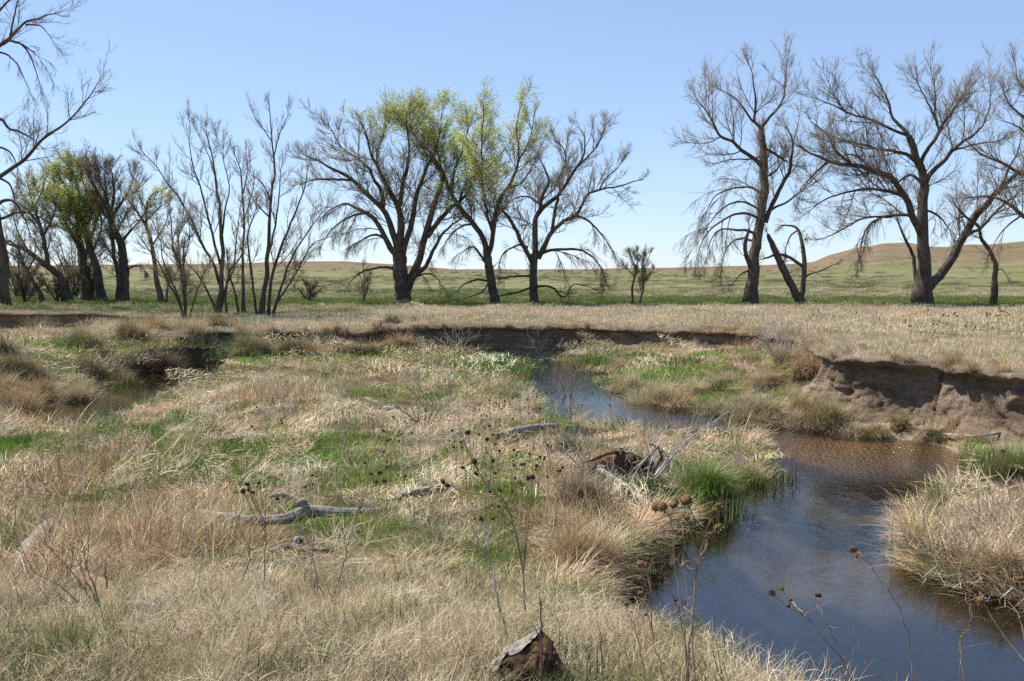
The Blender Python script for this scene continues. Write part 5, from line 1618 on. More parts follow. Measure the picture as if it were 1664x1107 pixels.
# the hollow stump in front
def hollow_stump():
    g = ground_at(876, 1104)
    s = g[1] / FPX * 1.12
    e = empty("hollow_stump", tuple(g), "broken hollow log end with a pale left rim and dark crumbling face, at the bottom", "stump")
    # outline of the broken face seen from the front (px about the base point), peak at the top
    face = np.array([(-52, 14), (-58, -22), (-30, -36), (-12, -48), (2, -62), (14, -54), (22, -40), (32, -22), (46, -8), (54, 8), (50, 18)], float)
    cl = catmull(np.concatenate([face, face[:1]]), 61)[:-1]
    n = len(cl)
    rg = np.random.default_rng(3)
    depth = [0.0, .03, .10, .28, .5]
    rings = []
    for k, d in enumerate(depth):
        f = [1.0, 1.04, 1.02, .95, .8][k]
        x = cl[:, 0] * s * f
        z = -cl[:, 1] * s * f
        jag = rg.normal(0, .012, n) if k < 3 else rg.normal(0, .006, n)
        rings.append(np.stack([x + jag * .5 - d * .55, d + z * .45 + jag + .04 * fbm(x * 9, z * 9, 3, 3), z + jag * .6 - d * .55], 1))
    V = np.concatenate(rings)
    i = np.arange(n * 5).reshape(5, n)
    Q = np.stack([i[:-1], i[1:], np.roll(i[1:], -1, 1), np.roll(i[:-1], -1, 1)], -1).reshape(-1, 4)
    obj("shell", make_mesh("shell", V, Q, None, M_DRIFT), e)
    # crumbling inner face: a dished, rough surface
    m = 9
    rr = []
    for k in range(m):
        f = 1 - k / (m - 1) * .97
        x, z = cl[:, 0] * s * f * .985, -cl[:, 1] * s * f * .985
        cx, cz = 0 * s, 8 * s
        x, z = x + cx * (1 - f), z + cz * (1 - f)
        dd = .004 - .05 * smooth((1 - f) * 1.8) + .055 * fbm(x * 17, z * 17, 5, 4) * (k > 0) + rg.normal(0, .008, n) * (k > 0)
        rr.append(np.stack([x + .012, dd + z * .45, z], 1))
    V = np.concatenate(rr)
    i = np.arange(n * m).reshape(m, n)
    Q = np.stack([i[:-1], np.roll(i[:-1], -1, 1), np.roll(i[1:], -1, 1), i[1:]], -1).reshape(-1, 4)
    obj("rotten_core", make_mesh("rotten_core", V, Q, None, M_ROT), e)
    bag = Bag()
    for k in range(26):
        j = rg.integers(0, n)
        f = rg.uniform(.4, 1.0)
        p = np.array([cl[j, 0] * s * f, -.012 + .1 * (1 - f), -cl[j, 1] * s * f])
        q = p + [rg.normal(0, .02), -rg.uniform(.0, .05), rg.uniform(-.06, .06)]
        bag.add(*cones(p[None], q[None], np.array([rg.uniform(.006, .016)]), 5)[:1], None, cones(p[None], q[None], np.array([.01]), 5)[1])
    obj("splinters", bag.mesh("splinters", M_ROT), e, kind="stuff")
hollow_stump()

def root_ball():
    g = ground_at(1005, 775)
    s = g[1] / FPX
    e = empty("rotten_stump", tuple(g), "torn out rotten stump with twisted roots on the bank above the bend", "stump")
    rg = np.random.default_rng(14)
    def loc(u, v, d=0):
        p = atY(u, v, g[1] + d)
        return p - g
    V, Q, T = log_mesh([loc(1000, 788), loc(1006, 765, .05), loc(1008, 748), loc(1010, 735)], [12 * s, 10 * s, 8 * s, 6 * s], S=14, K=22, rough=.3, seed=31)
    obj("stump_core", make_mesh("stump_core", V, Q, T, M_ROT), e)
    V, Q, T = log_mesh([loc(960, 765, .1), loc(985, 755, .2), loc(1020, 752, .25), (loc(1060, 758, .2))], [7 * s, 13 * s, 15 * s, 8 * s], S=14, K=24, rough=.35, seed=32)
    obj("rotten_wood", make_mesh("rotten_wood", V, Q, T, M_ROT), e)
    roots = [[(1008, 742), (1000, 735), (985, 738), (962, 748), (945, 752)], [(1010, 740), (1022, 735), (1040, 742)], [(1012, 770), (1035, 760), (1055, 742), (1070, 726), (1078, 735)],
             [(1060, 765), (1075, 745), (1070, 730), (1058, 722)], [(1020, 780), (1050, 762), (1082, 752), (1095, 735)], [(985, 760), (965, 758), (950, 768)], [(1030, 755), (1050, 750), (1065, 760)],
             [(1000, 760), (985, 775), (978, 790)], [(1005, 735), (1010, 728), (1018, 730)]]
    for k, r in enumerate(roots):
        pts = [loc(u, v, rg.uniform(-.12, .12)) for u, v in r]
        n = len(pts)
        V, Q, T = log_mesh(pts, np.linspace(4.2, 1.4, n) * s * rg.uniform(.7, 1.3), S=8, K=18, rough=.14, seed=40 + k)
        obj("root", make_mesh("root", V, Q, T, M_DRIFT if k % 3 else M_ROT), e)
root_ball()

def branchy(name, label, u, v, tips, r0, cat="branch", mat=None, depth=None, twigs=5, seed=0, tl=(.1, .3)):
    """a dead bush or branch: stems from one foot to several tips given in the photograph"""
    g = ground_at(u, v) if depth is None else None
    if g is None:
        p = atY(u, v, depth)
        g = np.array([p[0], depth, gz(p[0], depth)])
    rg = np.random.default_rng(seed)
    e = empty(name, tuple(g), label, cat)
    s = g[1] / FPX
    bag = Bag()
    for k, (uu, vv) in enumerate(tips):
        q = atY(uu, vv, g[1] + rg.uniform(-.35, .35)) - g
        mid = q * .5 + [rg.normal(0, .06), rg.normal(0, .06), rg.uniform(.0, .12)]
        st = np.array([rg.normal(0, .02), rg.normal(0, .02), -.03])
        c = catmull([st, mid * .6 + rg.normal(0, .02, 3), mid, q], 14)
        r = np.linspace(r0 * s, r0 * s * .3, 14) * rg.uniform(.7, 1.2)
        V, Q, T = tubes(c[None], r[None], 6, .06, True, rg)
        obj("stem", make_mesh("stem", V, Q, T, mat or M_DRYP), e)
        P, R = c[None], r[None]
        P1, R1, _ = spawn(P, R, np.array([twigs]), .3, 1, .4, .9, lambda t, i: rg.uniform(*tl, len(t)) * 1.6, 5, .3, .25, rg, .6, .0012)
        P2, R2, _ = spawn(P1, R1, np.full(len(P1), 4), .2, 1, .4, .9, lambda t, i: rg.uniform(*tl, len(t)) * .8, 4, .3, .2, rg, .7, .001)
        bag.add(*tubes(P1, np.clip(R1, .0012, r0 * s * .6), 4)[:2])
        bag.add(*tubes(P2, np.clip(R2, .001, r0 * s * .4), 3)[:2])
    obj("twigs", bag.mesh("twigs", mat or M_DRYP), e, kind="stuff")
    return e

branchy("dead_bush", "bleached dead branches arching over the rotten stump towards the water", 1050, 790, [(1085, 690), (1120, 700), (1160, 690), (1075, 712), (1185, 668), (1060, 700), (1100, 740), (1140, 672)], 1.7, "bush", seed=51, twigs=5)
branchy("dead_bush", "grey leafless bush standing in the straw in the middle of the point bar", 690, 700, [(640, 655), (660, 645), (675, 640), (700, 642), (720, 650), (740, 668), (650, 668), (712, 640), (690, 636)], 1.0, "bush", seed=52, twigs=7, mat=M_DRY, tl=(.12, .3))
branchy("dead_branch", "fan of thin bleached branches lying over the grass left of the leafy weeds", 960, 780, [(905, 700), (880, 690), (915, 745), (930, 660), (945, 690), (985, 668)], 1.3, seed=53, twigs=4)
branchy("dead_bush", "bleached upright dead weed on the slumped slope, left of the right cut bank", 1262, 600, [(1235, 535), (1255, 520), (1270, 528), (1285, 545), (1245, 560), (1238, 505)], 1.4, "bush", seed=54, twigs=6, tl=(.15, .4))
branchy("dead_bush", "bundle of long dry stems leaning left over the flattened reeds at lower left", 165, 1010, [(20, 850), (60, 870), (95, 880), (110, 905), (40, 930), (130, 860)], 1.8, "bush", seed=55, twigs=3, mat=M_DRY)
branchy("dead_bush", "tall wispy dry weed above the water, at the far end of the point bar", 925, 665, [(900, 600), (915, 592), (930, 600), (948, 612), (890, 620), (940, 590)], .9, "bush", seed=56, twigs=8, mat=M_DRY, tl=(.12, .3))
branchy("dead_bush", "pale dry weeds hanging in front of the shaded back bank", 745, 580, [(722, 535), (738, 530), (752, 540), (770, 545), (730, 548)], .8, "bush", seed=57, twigs=5, mat=M_DRYP, tl=(.15, .35))
branchy("dead_bush", "pale thorny stems at the foot of the back bank, beside the far water", 880, 582, [(858, 545), (872, 535), (890, 542), (910, 560)], .8, "bush", seed=58, twigs=5, mat=M_DRYP, tl=(.15, .35))

def tussock(name, label, u, v, wpx, hpx, cols, n=1500, blade=.0035, cat="grass tuft", seed=0, up=False, green=0, core=True, group=None, flop=(0, 0), L=None):
    """one big clump of long grass; falls outwards from its crown, or stands up"""
    g = ground_at(u, v)
    rg = np.random.default_rng(seed + 500)
    s = g[1] / FPX
    W, H = wpx * s * .5, hpx * s
    m = blade_mat(name + "_blades", cols, .28)
    n = int(n * .72)
    blade = blade * 1.35
    a = rg.random(n) * 6.283
    r = np.sqrt(rg.random(n))
    nc = 16
    sub = rg.integers(0, nc, n)
    ca_, cr_ = rg.random(nc) * 6.283, np.sqrt(rg.random(nc)) * .85
    cx, cy = cr_ * np.cos(ca_), cr_ * np.sin(ca_)
    mixc = rg.random(n) < .72
    ux = np.where(mixc, cx[sub] + rg.normal(0, .13, n), r * np.cos(a))
    uy = np.where(mixc, cy[sub] + rg.normal(0, .13, n), r * np.sin(a))
    r = np.minimum(np.hypot(ux, uy), 1.15)
    a = np.arctan2(uy, ux)
    sh = rg.uniform(.6, 1.25, nc)[sub]
    lean = rg.normal(0, .8, nc)[sub]
    if up:
        px, py = ux * W * .75, uy * W * .6
        pz = -.02 * np.ones(n)
        L_ = H * rg.uniform(.45, 1.2, n) * sh
        t0 = np.abs(rg.normal(.15, .2, n)) + .35 * r
        bd = rg.normal(.6, .5, n)
        az = a + lean + rg.normal(0, .7, n)
    else:
        px, py = ux * W * .68, uy * W * .6
        pz = H * .5 * np.clip(1 - r ** 2, 0, 1) + .01
        L_ = (H * .7 + W * .42) * rg.uniform(.4, 1.3, n) * sh
        t0 = np.clip(.4 + .6 * r + rg.normal(0, .4, n), .05, 1.5)
        bd = rg.normal(1.1, .6, n)
        az = a + lean + rg.normal(0, .7, n)
    vx = np.sin(t0) * np.cos(az) + flop[0]
    vy = np.sin(t0) * np.sin(az) + flop[1]
    az = np.arctan2(vy, vx)
    t0 = np.clip(np.hypot(vx, vy), 0, 1.5)
    zg = height(g[0] + px, g[1] + py) - g[2]
    V, Q, T = blades(n, px, py, L_ if L is None else L * rg.uniform(.5, 1.2, n), az, t0, bd, blade * rg.uniform(.6, 1.4, n), 5, rg, pz + np.minimum(zg, 0), .5)
    o = obj(name, make_mesh(name, V, Q, T, m), loc=tuple(g))
    tag(o, label, cat, group)
    if core:
        # earthy crown of old roots under the blades
        th = np.linspace(0, 1, 8)
        ph = np.arange(16) / 16 * 6.283
        TT, PH = np.meshgrid(th, ph, indexing='ij')
        rad = np.sin(TT * 1.57)
        nn = 1 + .25 * fbm(np.cos(PH) * 2 + seed, np.sin(PH) * 2 + TT * 3, seed, 3)
        X, Y, Z = rad * W * .66 * np.cos(PH) * nn, rad * W * .58 * np.sin(PH) * nn, (H * .58) * np.cos(TT * 1.57) * nn - .12 * TT
        i = np.arange(128).reshape(8, 16)
        Qc = np.stack([i[:-1], i[1:], np.roll(i[1:], -1, 1), np.roll(i[:-1], -1, 1)], -1).reshape(-1, 4)
        obj("root_crown", make_mesh("root_crown", np.stack([X, Y, Z], -1).reshape(-1, 3), Qc, None, M_DUFF), o)
    return o

M_DUFF = bark_mat("matted_duff", (.06, .042, .025), (.20, .14, .08), 30, 1.0, (1, 1, 1))
C_TAN = [(.30, .19, .095), (.42, .30, .16), (.36, .24, .13), (.50, .38, .22), (.24, .15, .08)]
C_STR = [(.38, .30, .17), (.50, .41, .26), (.44, .35, .22), (.56, .47, .33), (.30, .22, .13)]
C_GRN = [(.10, .17, .03), (.14, .23, .04), (.19, .28, .06), (.09, .14, .03), (.26, .28, .10)]
C_DGR = [(.07, .12, .03), (.10, .16, .035), (.13, .20, .05), (.16, .19, .07)]
C_REED = [(.28, .20, .12), (.60, .50, .36), (.44, .34, .22), (.68, .59, .45), (.36, .26, .16), (.63, .53, .39)]
C_OLV = [(.22, .19, .09), (.32, .26, .14), (.17, .16, .07), (.40, .32, .19)]

TUS = "tall grass tussocks along the creek"
tussock("grass_tussock", "big tan tussock combed towards the water at the inner bend", 945, 925, 165, 58, C_TAN, 3600, .0042, seed=1, flop=(.35, -.1), group=TUS)
tussock("grass_tussock", "smaller straw tussock at the water's edge right below the big tan one", 965, 985, 90, 45, C_STR, 1300, seed=2, flop=(.3, .0), group=TUS)
tussock("grass_tussock", "dark twiggy brown tussock between the leafy weeds and the big tan tussock", 940, 820, 110, 45, [(.14, .09, .055), (.24, .165, .11), (.32, .24, .165)], 1700, .004, seed=3, group=TUS)
tussock("grass_tussock", "lush green tussock hanging over the water at the bend", 1150, 812, 110, 58, C_GRN, 3000, .004, seed=4, flop=(.2, 0), group=TUS)
tussock("grass_tussock", "dense bright green tuft under the cut bank at the right edge", 1628, 772, 105, 68, C_GRN, 3200, .004, seed=5, up=True, core=True, group=TUS)
tussock("grass_tussock", "green tuft mostly cut off by the right edge, beside the bright green tuft", 1690, 765, 80, 52, C_GRN, 1500, .004, seed=6, up=True, group=TUS)
tussock("grass_tussock", "round buff tussock standing between the two pools at the left", 128, 665, 82, 40, C_STR + C_OLV[:1], 2400, .006, seed=7, group=TUS)
tussock("grass_tussock", "brown drooping tussock at the left edge of the creek", 28, 676, 110, 46, C_TAN, 2400, .006, seed=8, group=TUS)
tussock("grass_tussock", "dark brown tussock behind the round buff one, beside the pool", 72, 645, 60, 28, C_TAN[:3] + [(.16, .10, .06)], 1300, .006, seed=9, group=TUS)
tussock("grass_tussock", "dark tussock overhanging the far pool below the left slope", 268, 606, 70, 34, [(.10, .07, .04), (.2, .14, .08), (.28, .2, .12)], 1600, .007, seed=10, group=TUS)
tussock("grass_tussock", "tan tussock spilling down the bank right of the far pool", 318, 590, 70, 36, C_STR, 1500, .007, seed=11, group=TUS)
tussock("grass_tussock", "olive tussock on the left slope above the near pool", 175, 618, 75, 32, C_OLV, 1500, .007, seed=12, group=TUS)
tussock("grass_tussock", "olive brown tussock on the left slope above the far pool", 222, 590, 70, 30, C_OLV + C_TAN[:1], 1500, .007, seed=13, group=TUS)
tussock("grass_tussock", "wide straw tussock on the far bank across from the bend", 1062, 652, 130, 18, C_STR, 2200, .0055, seed=14, group=TUS)
tussock("grass_tussock", "long combed straw tussock at the foot of the slumped slope", 1235, 684, 130, 24, C_STR + C_OLV, 2600, .0055, seed=15, flop=(.1, -.2), group=TUS)
tussock("grass_tussock", "olive tussock at the water left of the sandy slump", 1345, 688, 120, 22, C_OLV + C_STR[:1], 2400, .0055, seed=16, flop=(.1, -.2), group=TUS)
tussock("grass_tussock", "small green tussock at the water's edge beside the sandy slump", 1412, 702, 46, 16, C_OLV + C_GRN[:2], 800, .005, seed=17, group=TUS)
tussock("grass_tussock", "straw tussock on top of the slumped slope, beside the bleached dead weed", 1285, 592, 90, 24, C_STR, 1500, .006, seed=18, group=TUS)
tussock("grass_tussock", "tan tussock under the overhang left of the right cut bank", 1320, 640, 90, 32, C_TAN + C_STR[:1], 1500, .006, seed=19, flop=(-.2, -.2), group=TUS)
tussock("grass_tussock", "bright green mound of grass on the far shore beside the far water", 985, 592, 70, 22, C_GRN, 1500, .007, seed=20, up=True, core=False, group=TUS)
tussock("grass_tussock", "tall straw stand at the point where the bar meets the bend", 1212, 772, 80, 40, C_REED, 1600, .0045, seed=21, up=True, core=False, group=TUS)
tussock("grass_tussock", "small green reed tuft standing alone in the shallows of the creek", 1287, 748, 16, 20, C_DGR, 60, .006, seed=22, up=True, core=False, group=TUS)
tussock("grass_tussock", "dark green fringe standing in the water right of the bend", 1248, 768, 32, 30, C_DGR, 260, .005, seed=23, up=True, core=False, group=TUS)
tussock("grass_tussock", "tan tussock below the grass lip, second from the far left of the back bank", 400, 575, 90, 26, C_OLV, 1500, .008, seed=24, group=TUS)
tussock("grass_tussock", "brown tussock leaning out from the back bank under the twiggy bushes", 650, 572, 70, 24, C_TAN, 1300, .008, seed=25, group=TUS)

SHADY = np.random.default_rng(91)
ORD = ["leftmost", "second from the left", "third from the left", "fourth from the left", "fifth from the left", "sixth from the left", "seventh from the left", "eighth from the left", "ninth from the left",
       "tenth from the left", "eleventh from the left", "twelfth from the left", "thirteenth from the left", "fourteenth from the left", "fifteenth from the left", "sixteenth from the left",
       "seventeenth from the left", "eighteenth from the left", "nineteenth from the left", "twentieth from the left"]
KIND_WORD = ["olive", "dark", "tan", "straw coloured"]
C_DKO = [(.12, .095, .05), (.2, .16, .085), (.15, .13, .06), (.27, .2, .12)]  # darker olive palette, shade of the bank slope put into the blade colours
for k, u in enumerate(sorted(300 + k * 23 + SHADY.uniform(-9, 9) for k in range(17))):
    c = [0, 1, 1, 2][SHADY.integers(0, 4)]
    tussock("grass_tussock", "shaggy %s tussock, %s on the shaded slope under the back bank" % (KIND_WORD[c], ORD[k]), u, SHADY.uniform(564, 581), SHADY.uniform(40, 75), SHADY.uniform(11, 19),
            [C_OLV, C_DKO, C_TAN, C_STR][c], 850, .008, seed=100 + k, group="tussocks on the shaded slope under the back bank")
spots = sorted((SHADY.uniform(-30, 270), SHADY.uniform(548, 640)) for k in range(20))
spots = [q for q in spots if q[1] <= 640 - .17 * q[0]]
for k, (u, v) in enumerate(spots):
    c = [0, 1, 1, 2][SHADY.integers(0, 4)]
    tussock("grass_tussock", "rough %s tussock, %s on the left slope above the pools" % (KIND_WORD[c], ORD[k]), u, v, SHADY.uniform(45, 85), SHADY.uniform(18, 34),
            [C_OLV, C_DKO, C_TAN, C_STR][c], 850, .007, seed=140 + k, group="tussocks on the left slope")
for k, (u, v) in enumerate(sorted([(1015, 633), (1105, 664), (1150, 671), (1190, 678), (1290, 690), (1385, 698), (1130, 640), (1210, 660), (1300, 668), (1180, 625), (1250, 640), (1355, 668)])):
    c = [3, 3, 0, 2][SHADY.integers(0, 4)]
    tussock("grass_tussock", "combed %s tussock, %s on the slumped far bank" % (KIND_WORD[c], ORD[k]), u, v, SHADY.uniform(55, 95), SHADY.uniform(13, 24),
            [C_OLV, C_DKO, C_TAN, C_STR][c], 900, .0055, seed=180 + k, group="tussocks on the slumped far bank", flop=(.1, -.25))

for k, (u, v, c, lab) in enumerate([(1428, 700, 3, "small straw tuft on the mud under the left part of the right cut bank"), (1462, 694, 0, "small olive tuft against the foot of the right cut bank"),
                                    (1505, 704, 3, "straw tuft slid down onto the mud in the middle of the right cut bank's foot"), (1548, 700, 2, "tan tuft slid down beside the pale curved branch"),
                                    (1600, 700, 0, "olive tuft at the bank foot behind the bright green tuft"), (1385, 676, 3, "straw tuft on the slump at the left end of the right cut bank")]):
    tussock("grass_tussock", lab, u, v, SHADY.uniform(36, 62), SHADY.uniform(13, 22), [C_OLV, C_DKO, C_TAN, C_STR][c], 650, .0055, seed=220 + k, group="slumped tufts under the right cut bank", flop=(0, -.3))

def reed_clump(label, u, v, wpx, dpx, L, n, seed, lean, cols=C_REED, blade=.0055):
    rg = np.random.default_rng(seed)
    g = ground_at(u, v)
    s = g[1] / FPX
    px = rg.normal(0, wpx * s * .33, n)
    py = rg.normal(0, dpx * .33, n)
    ok = poly_dist(g[0] + px, g[1] + py, WPOLY) > -.12
    px, py = px[ok], py[ok]
    n = len(px)
    az = rg.normal(lean, 1.3, n)
    t0 = np.abs(rg.normal(.95, .5, n))
    bd = rg.normal(.3, .6, n)
    zg = np.maximum(height(g[0] + px, g[1] + py), -.1) - g[2]
    V, Q, T = blades(n, px, py, L * rg.uniform(.4, 1.25, n), az, t0, np.minimum(t0 + bd, 1.75) - t0, blade * rg.uniform(.6, 1.4, n), 6, rg, zg - .02, .25)
    o = obj("reed_clump", make_mesh("reed_clump", V, Q, T, blade_mat("dead_reed", cols, .25)), loc=tuple(g))
    return tag(o, label, "reeds", "reed clumps by the creek")
reed_clump("big heap of pale dead reeds leaning left over the water at the right", 1585, 925, 172, 2.0, .52, 1100, 61, math.pi * .95, blade=.0125)
reed_clump("green young reeds growing up through the front of the pale reed heap", 1530, 955, 120, .7, .42, 420, 62, math.pi * .5, C_DGR, .006)
reed_clump("few dark green reeds at the left tip of the pale reed heap", 1468, 900, 30, .5, .5, 60, 63, math.pi * .5, C_DGR, .006)
reed_clump("tangle of pale reeds at the right edge behind the reed heap", 1660, 860, 120, 1.4, .7, 480, 64, math.pi * .9, blade=.0125)
reed_clump("bleached bent grass hanging over the water at the bottom edge", 1085, 1085, 200, .8, .30, 1500, 65, 0.3, C_STR, .004)

# ---- dry sunflowers
def head_mesh():
    rg = np.random.default_rng(9)
    bag = Bag()
    nu, nv = 9, 6
    th = np.linspace(0.05, math.pi - .05, nv)
    ph = np.arange(nu) / nu * 2 * math.pi
    TT, PH = np.meshgrid(th, ph, indexing='ij')
    r = 1 + rg.normal(0, .09, TT.shape)
    V = np.stack([r * np.sin(TT) * np.cos(PH), r * np.sin(TT) * np.sin(PH), r * np.cos(TT) * .62], -1).reshape(-1, 3)
    i = np.arange(nu * nv).reshape(nv, nu)
    bag.add(V, np.stack([i[:-1], i[1:], np.roll(i[1:], -1, 1), np.roll(i[:-1], -1, 1)], -1).reshape(-1, 4))
    n = 42
    d = norm(rg.normal(0, 1, (n, 3)) * [1, 1, .7] + [0, 0, .15])
    bag.add(*[c for c in (lambda vt: (vt[0], None, vt[1]))(cones(d * .85 * [1, 1, .62], d * rg.uniform(1.05, 1.45, (n, 1)) * [1, 1, .8], np.full(n, .12), 3))])
    return bag
def bract_mesh():
    rg = np.random.default_rng(10)
    bag = Bag()
    for k in range(16):
        a = k / 16 * 6.283 + rg.normal(0, .1)
        c, s_ = math.cos(a), math.sin(a)
        l = rg.uniform(1.3, 1.9)
        dz = rg.uniform(-.9, .1)
        w = .2
        bag.add([(c * .6 - s_ * w, s_ * .6 + c * w, -.35), (c * .6 + s_ * w, s_ * .6 - c * w, -.35), (c * l, s_ * l, -.35 + dz)], None, [(0, 1, 2)])
    return bag
HEAD_TAN = head_mesh().mesh("seed_head", bark_mat("seed_head_tan", (.20, .10, .04), (.55, .35, .16), 60, .8, (1, 1, 1)), sm=False)
HEAD_DARK = head_mesh().mesh("seed_head", bark_mat("seed_head_dark", (.045, .025, .014), (.19, .10, .05), 60, .8, (1, 1, 1)), sm=False)
BRACT = bract_mesh().mesh("bracts", M_DRY)

def add_head(e, origin, pos, rad, dark, rg, nod=1.0):
    h = obj("seed_head", HEAD_DARK if dark else HEAD_TAN, e, tuple(pos - origin))
    h.rotation_euler = (rg.uniform(-1.2, 1.2) * nod, rg.uniform(-1.0, 1.0) * nod, rg.uniform(0, 6.28))
    h.scale = (rad,) * 3
    b = obj("bracts", BRACT, h)

SF = "dry sunflower stalks in the near grass"
def sunflower(label, Y, stem, heads, r=2.2, mat=None, dark=False, seed=0, group=SF, name="sunflower_stalk"):
    """stem: photo points from the top downwards, extended to the ground; heads: (u, v, radius px)"""
    rg = np.random.default_rng(seed + 900)
    s = Y / FPX
    P = [atY(u, v, Y) for u, v in stem]
    d = P[-1] - P[-2]
    base = P[-1].copy()
    zg = gz(base[0], Y)
    if base[2] > zg:
        k = (base[2] - zg) / max(-d[2], 1e-3)
        base = base + np.array([d[0] * k * .5, 0, 0])
    base[2] = gz(base[0], Y) - .03
    P = P + [base] if P[-1][2] - base[2] > .03 else P[:-1] + [base]
    P = [p + np.array([0, rg.normal(0, .03), 0]) for p in P]
    g = np.array([base[0], Y, gz(base[0], Y)])
    e = empty(name, tuple(g), label, "dry flower", group)
    r *= .66
    c = catmull(P, 26)
    c += rg.normal(0, .004, c.shape)
    rr = np.linspace(r * .42, r, 26) * s
    V, Q, T = tubes(c[None], rr[None], 7, .07, True, rg)
    obj("stem", make_mesh("stem", V - g, Q, T, mat or M_DRY), e)
    for k, (u, v, hr) in enumerate(heads):
        p = atY(u, v, Y + rg.uniform(-.12, .12))
        # side stem from a lower point of the main stem
        j0 = np.argmin(np.linalg.norm(c - p, axis=1))
        dist = np.linalg.norm(c[j0] - p)
        if dist > .03:
            j = int(np.clip(j0 + 2 + dist / .05, 0, 24))
            q = c[j]
            mid = q * .45 + p * .55 + [0, 0, -.10 * dist]
            cc = catmull([q, mid, p], 12)
            V, Q, T = tubes(cc[None], np.linspace(r * .6, r * .42, 12)[None] * s, 5, .05, True, rg)
            obj("side_stem", make_mesh("side_stem", V - g, Q, T, mat or M_DRY), e)
        add_head(e, g, p, hr * s * .74, dark if not isinstance(dark, float) else rg.random() < dark, rg)
    # a few withered leaf rags and bare twigs
    bag = Bag()
    for k in range(rg.integers(2, 5)):
        j = rg.integers(3, 22)
        q = c[j] + rg.normal(0, .06, 3) + [0, 0, rg.uniform(-.02, .10)]
        bag.add(*tubes(np.stack([c[j], (c[j] + q) / 2 + rg.normal(0, .01, 3), q])[None], np.array([[1, .8, .4]]) * r * s * .4, 4)[:2])
    o = obj("twigs", bag.mesh("twigs", mat or M_DRY, g), e, kind="stuff")
    return e

sunflower("tall tan sunflower stalk with a cluster of large bristly heads against the water", 4.0, [(1157, 838), (1146, 856), (1138, 900), (1134, 934), (1126, 1025), (1117, 1105)],
          [(1159, 833, 12), (1168, 823, 11), (1167, 857, 11), (1151, 871, 10), (1153, 876, 8), (1116, 841, 8), (1115, 812, 14)], 3.0, None, False, 1)
sunflower("curved stalk with a group of three pale heads left of the tall tan stalk", 4.1, [(1078, 826), (1086, 836), (1094, 862), (1100, 928), (1106, 980), (1112, 1034)], [(1066, 823, 11), (1076, 823, 10), (1094, 820, 9), (1096, 816, 7)], 2.0, None, False, 2)
sunflower("thin stalk with one small nodding head just left of the tall tan stalk", 4.2, [(1110, 846), (1108, 856), (1111, 880), (1114, 945), (1123, 1016)], [(1121, 858, 6)], 1.8, None, False, 3)
sunflower("stalk with small seed heads in two pairs standing over the inner bend water", 4.4, [(1043, 872), (1047, 898), (1057, 957), (1061, 1034), (1079, 1106)], [(1040, 916, 8), (1049, 918, 8), (1042, 966, 8), (1041, 941, 6), (1064, 901, 6), (1063, 879, 7)], 2.2, None, .3, 4)
sunflower("thin stalk with a single dark head between the paired heads and the tall tan stalk", 4.5, [(1082, 936), (1086, 950), (1094, 969), (1106, 1010), (1114, 1046)], [(1082, 935, 8), (1098, 976, 5), (1112, 980, 6)], 1.7, M_DRYD, True, 5)
sunflower("short stalk with one pale head and a bent stem low over the inner bank", 5.0, [(1018, 984), (1022, 1000), (1040, 1050)], [(1017, 981, 7), (1049, 998, 5)], 1.6, None, False, 6)
sunflower("tall branching stalk with dark heads rising right behind the hollow stump", 7.0, [(745, 690), (768, 745), (792, 790), (819, 815), (837, 863), (849, 928), (854, 987), (858, 1052)],
          [(772, 749, 6), (774, 770, 6), (752, 760, 5), (760, 703, 6), (801, 749, 5), (727, 788, 6), (720, 783, 6), (865, 775, 6), (858, 777, 5)], 2.7, M_DRY, True, 7)
sunflower("pale grey stalk with a kinked stem left of the hollow stump", 6.6, [(760, 848), (766, 855), (781, 892), (798, 916), (807, 969), (818, 1010), (829, 1058)], [(782, 843, 6), (801, 843, 5)], 3.0, M_DRYP, True, 8)
sunflower("short thick dark stem standing right in front of the hollow stump", 5.2, [(878, 968), (879, 1000), (880, 1050), (880, 1105)], [], 4.0, M_DRYD, True, 9)
sunflower("long leaning stalk over the water ending in a pair of brown heads", 4.0, [(1393, 897), (1404, 903), (1422, 924), (1446, 963), (1471, 1015), (1481, 1064), (1485, 1107)], [(1387, 893, 8), (1393, 901, 7)], 1.7, None, False, 10)
sunflower("leaning stalk with four small heads over the lower water", 3.9, [(1290, 980), (1300, 992), (1317, 1007), (1341, 1041), (1382, 1096)], [(1255, 963, 7), (1270, 957, 6), (1284, 975, 5), (1282, 985, 5)], 2.0, None, .5, 11)
sunflower("thin stalk with one upright oval head over the lower water", 4.0, [(1329, 972), (1334, 985), (1341, 1007), (1358, 1040), (1370, 1085)], [(1329, 968, 8)], 1.7, None, True, 12)
sunflower("stalk at the right edge with one head on a long side stem", 3.8, [(1652, 985), (1656, 1004), (1660, 1040), (1663, 1104)], [(1594, 974, 9), (1657, 941, 9)], 2.6, None, False, 13)
sunflower("bare straight thin stem over the water near the lower right corner", 4.0, [(1572, 970), (1571, 1010), (1570, 1050), (1567, 1107)], [], 1.6, None, False, 14)
sunflower("bare thin stem left of the straight one near the lower right corner", 4.1, [(1551, 1005), (1556, 1050), (1560, 1104)], [], 1.3, None, False, 15)
sunflower("bare slanting stem over the lower water", 4.0, [(1388, 1021), (1398, 1060), (1414, 1106)], [], 1.5, None, False, 16)
sunflower("thin stalk slanting right in front of the long driftwood, heads at its top", 8.6, [(592, 782), (585, 820), (570, 870), (556, 925), (543, 970)], [(617, 768, 6), (611, 783, 5), (625, 781, 5), (603, 770, 4)], 2.0, M_DRY, True, 17)
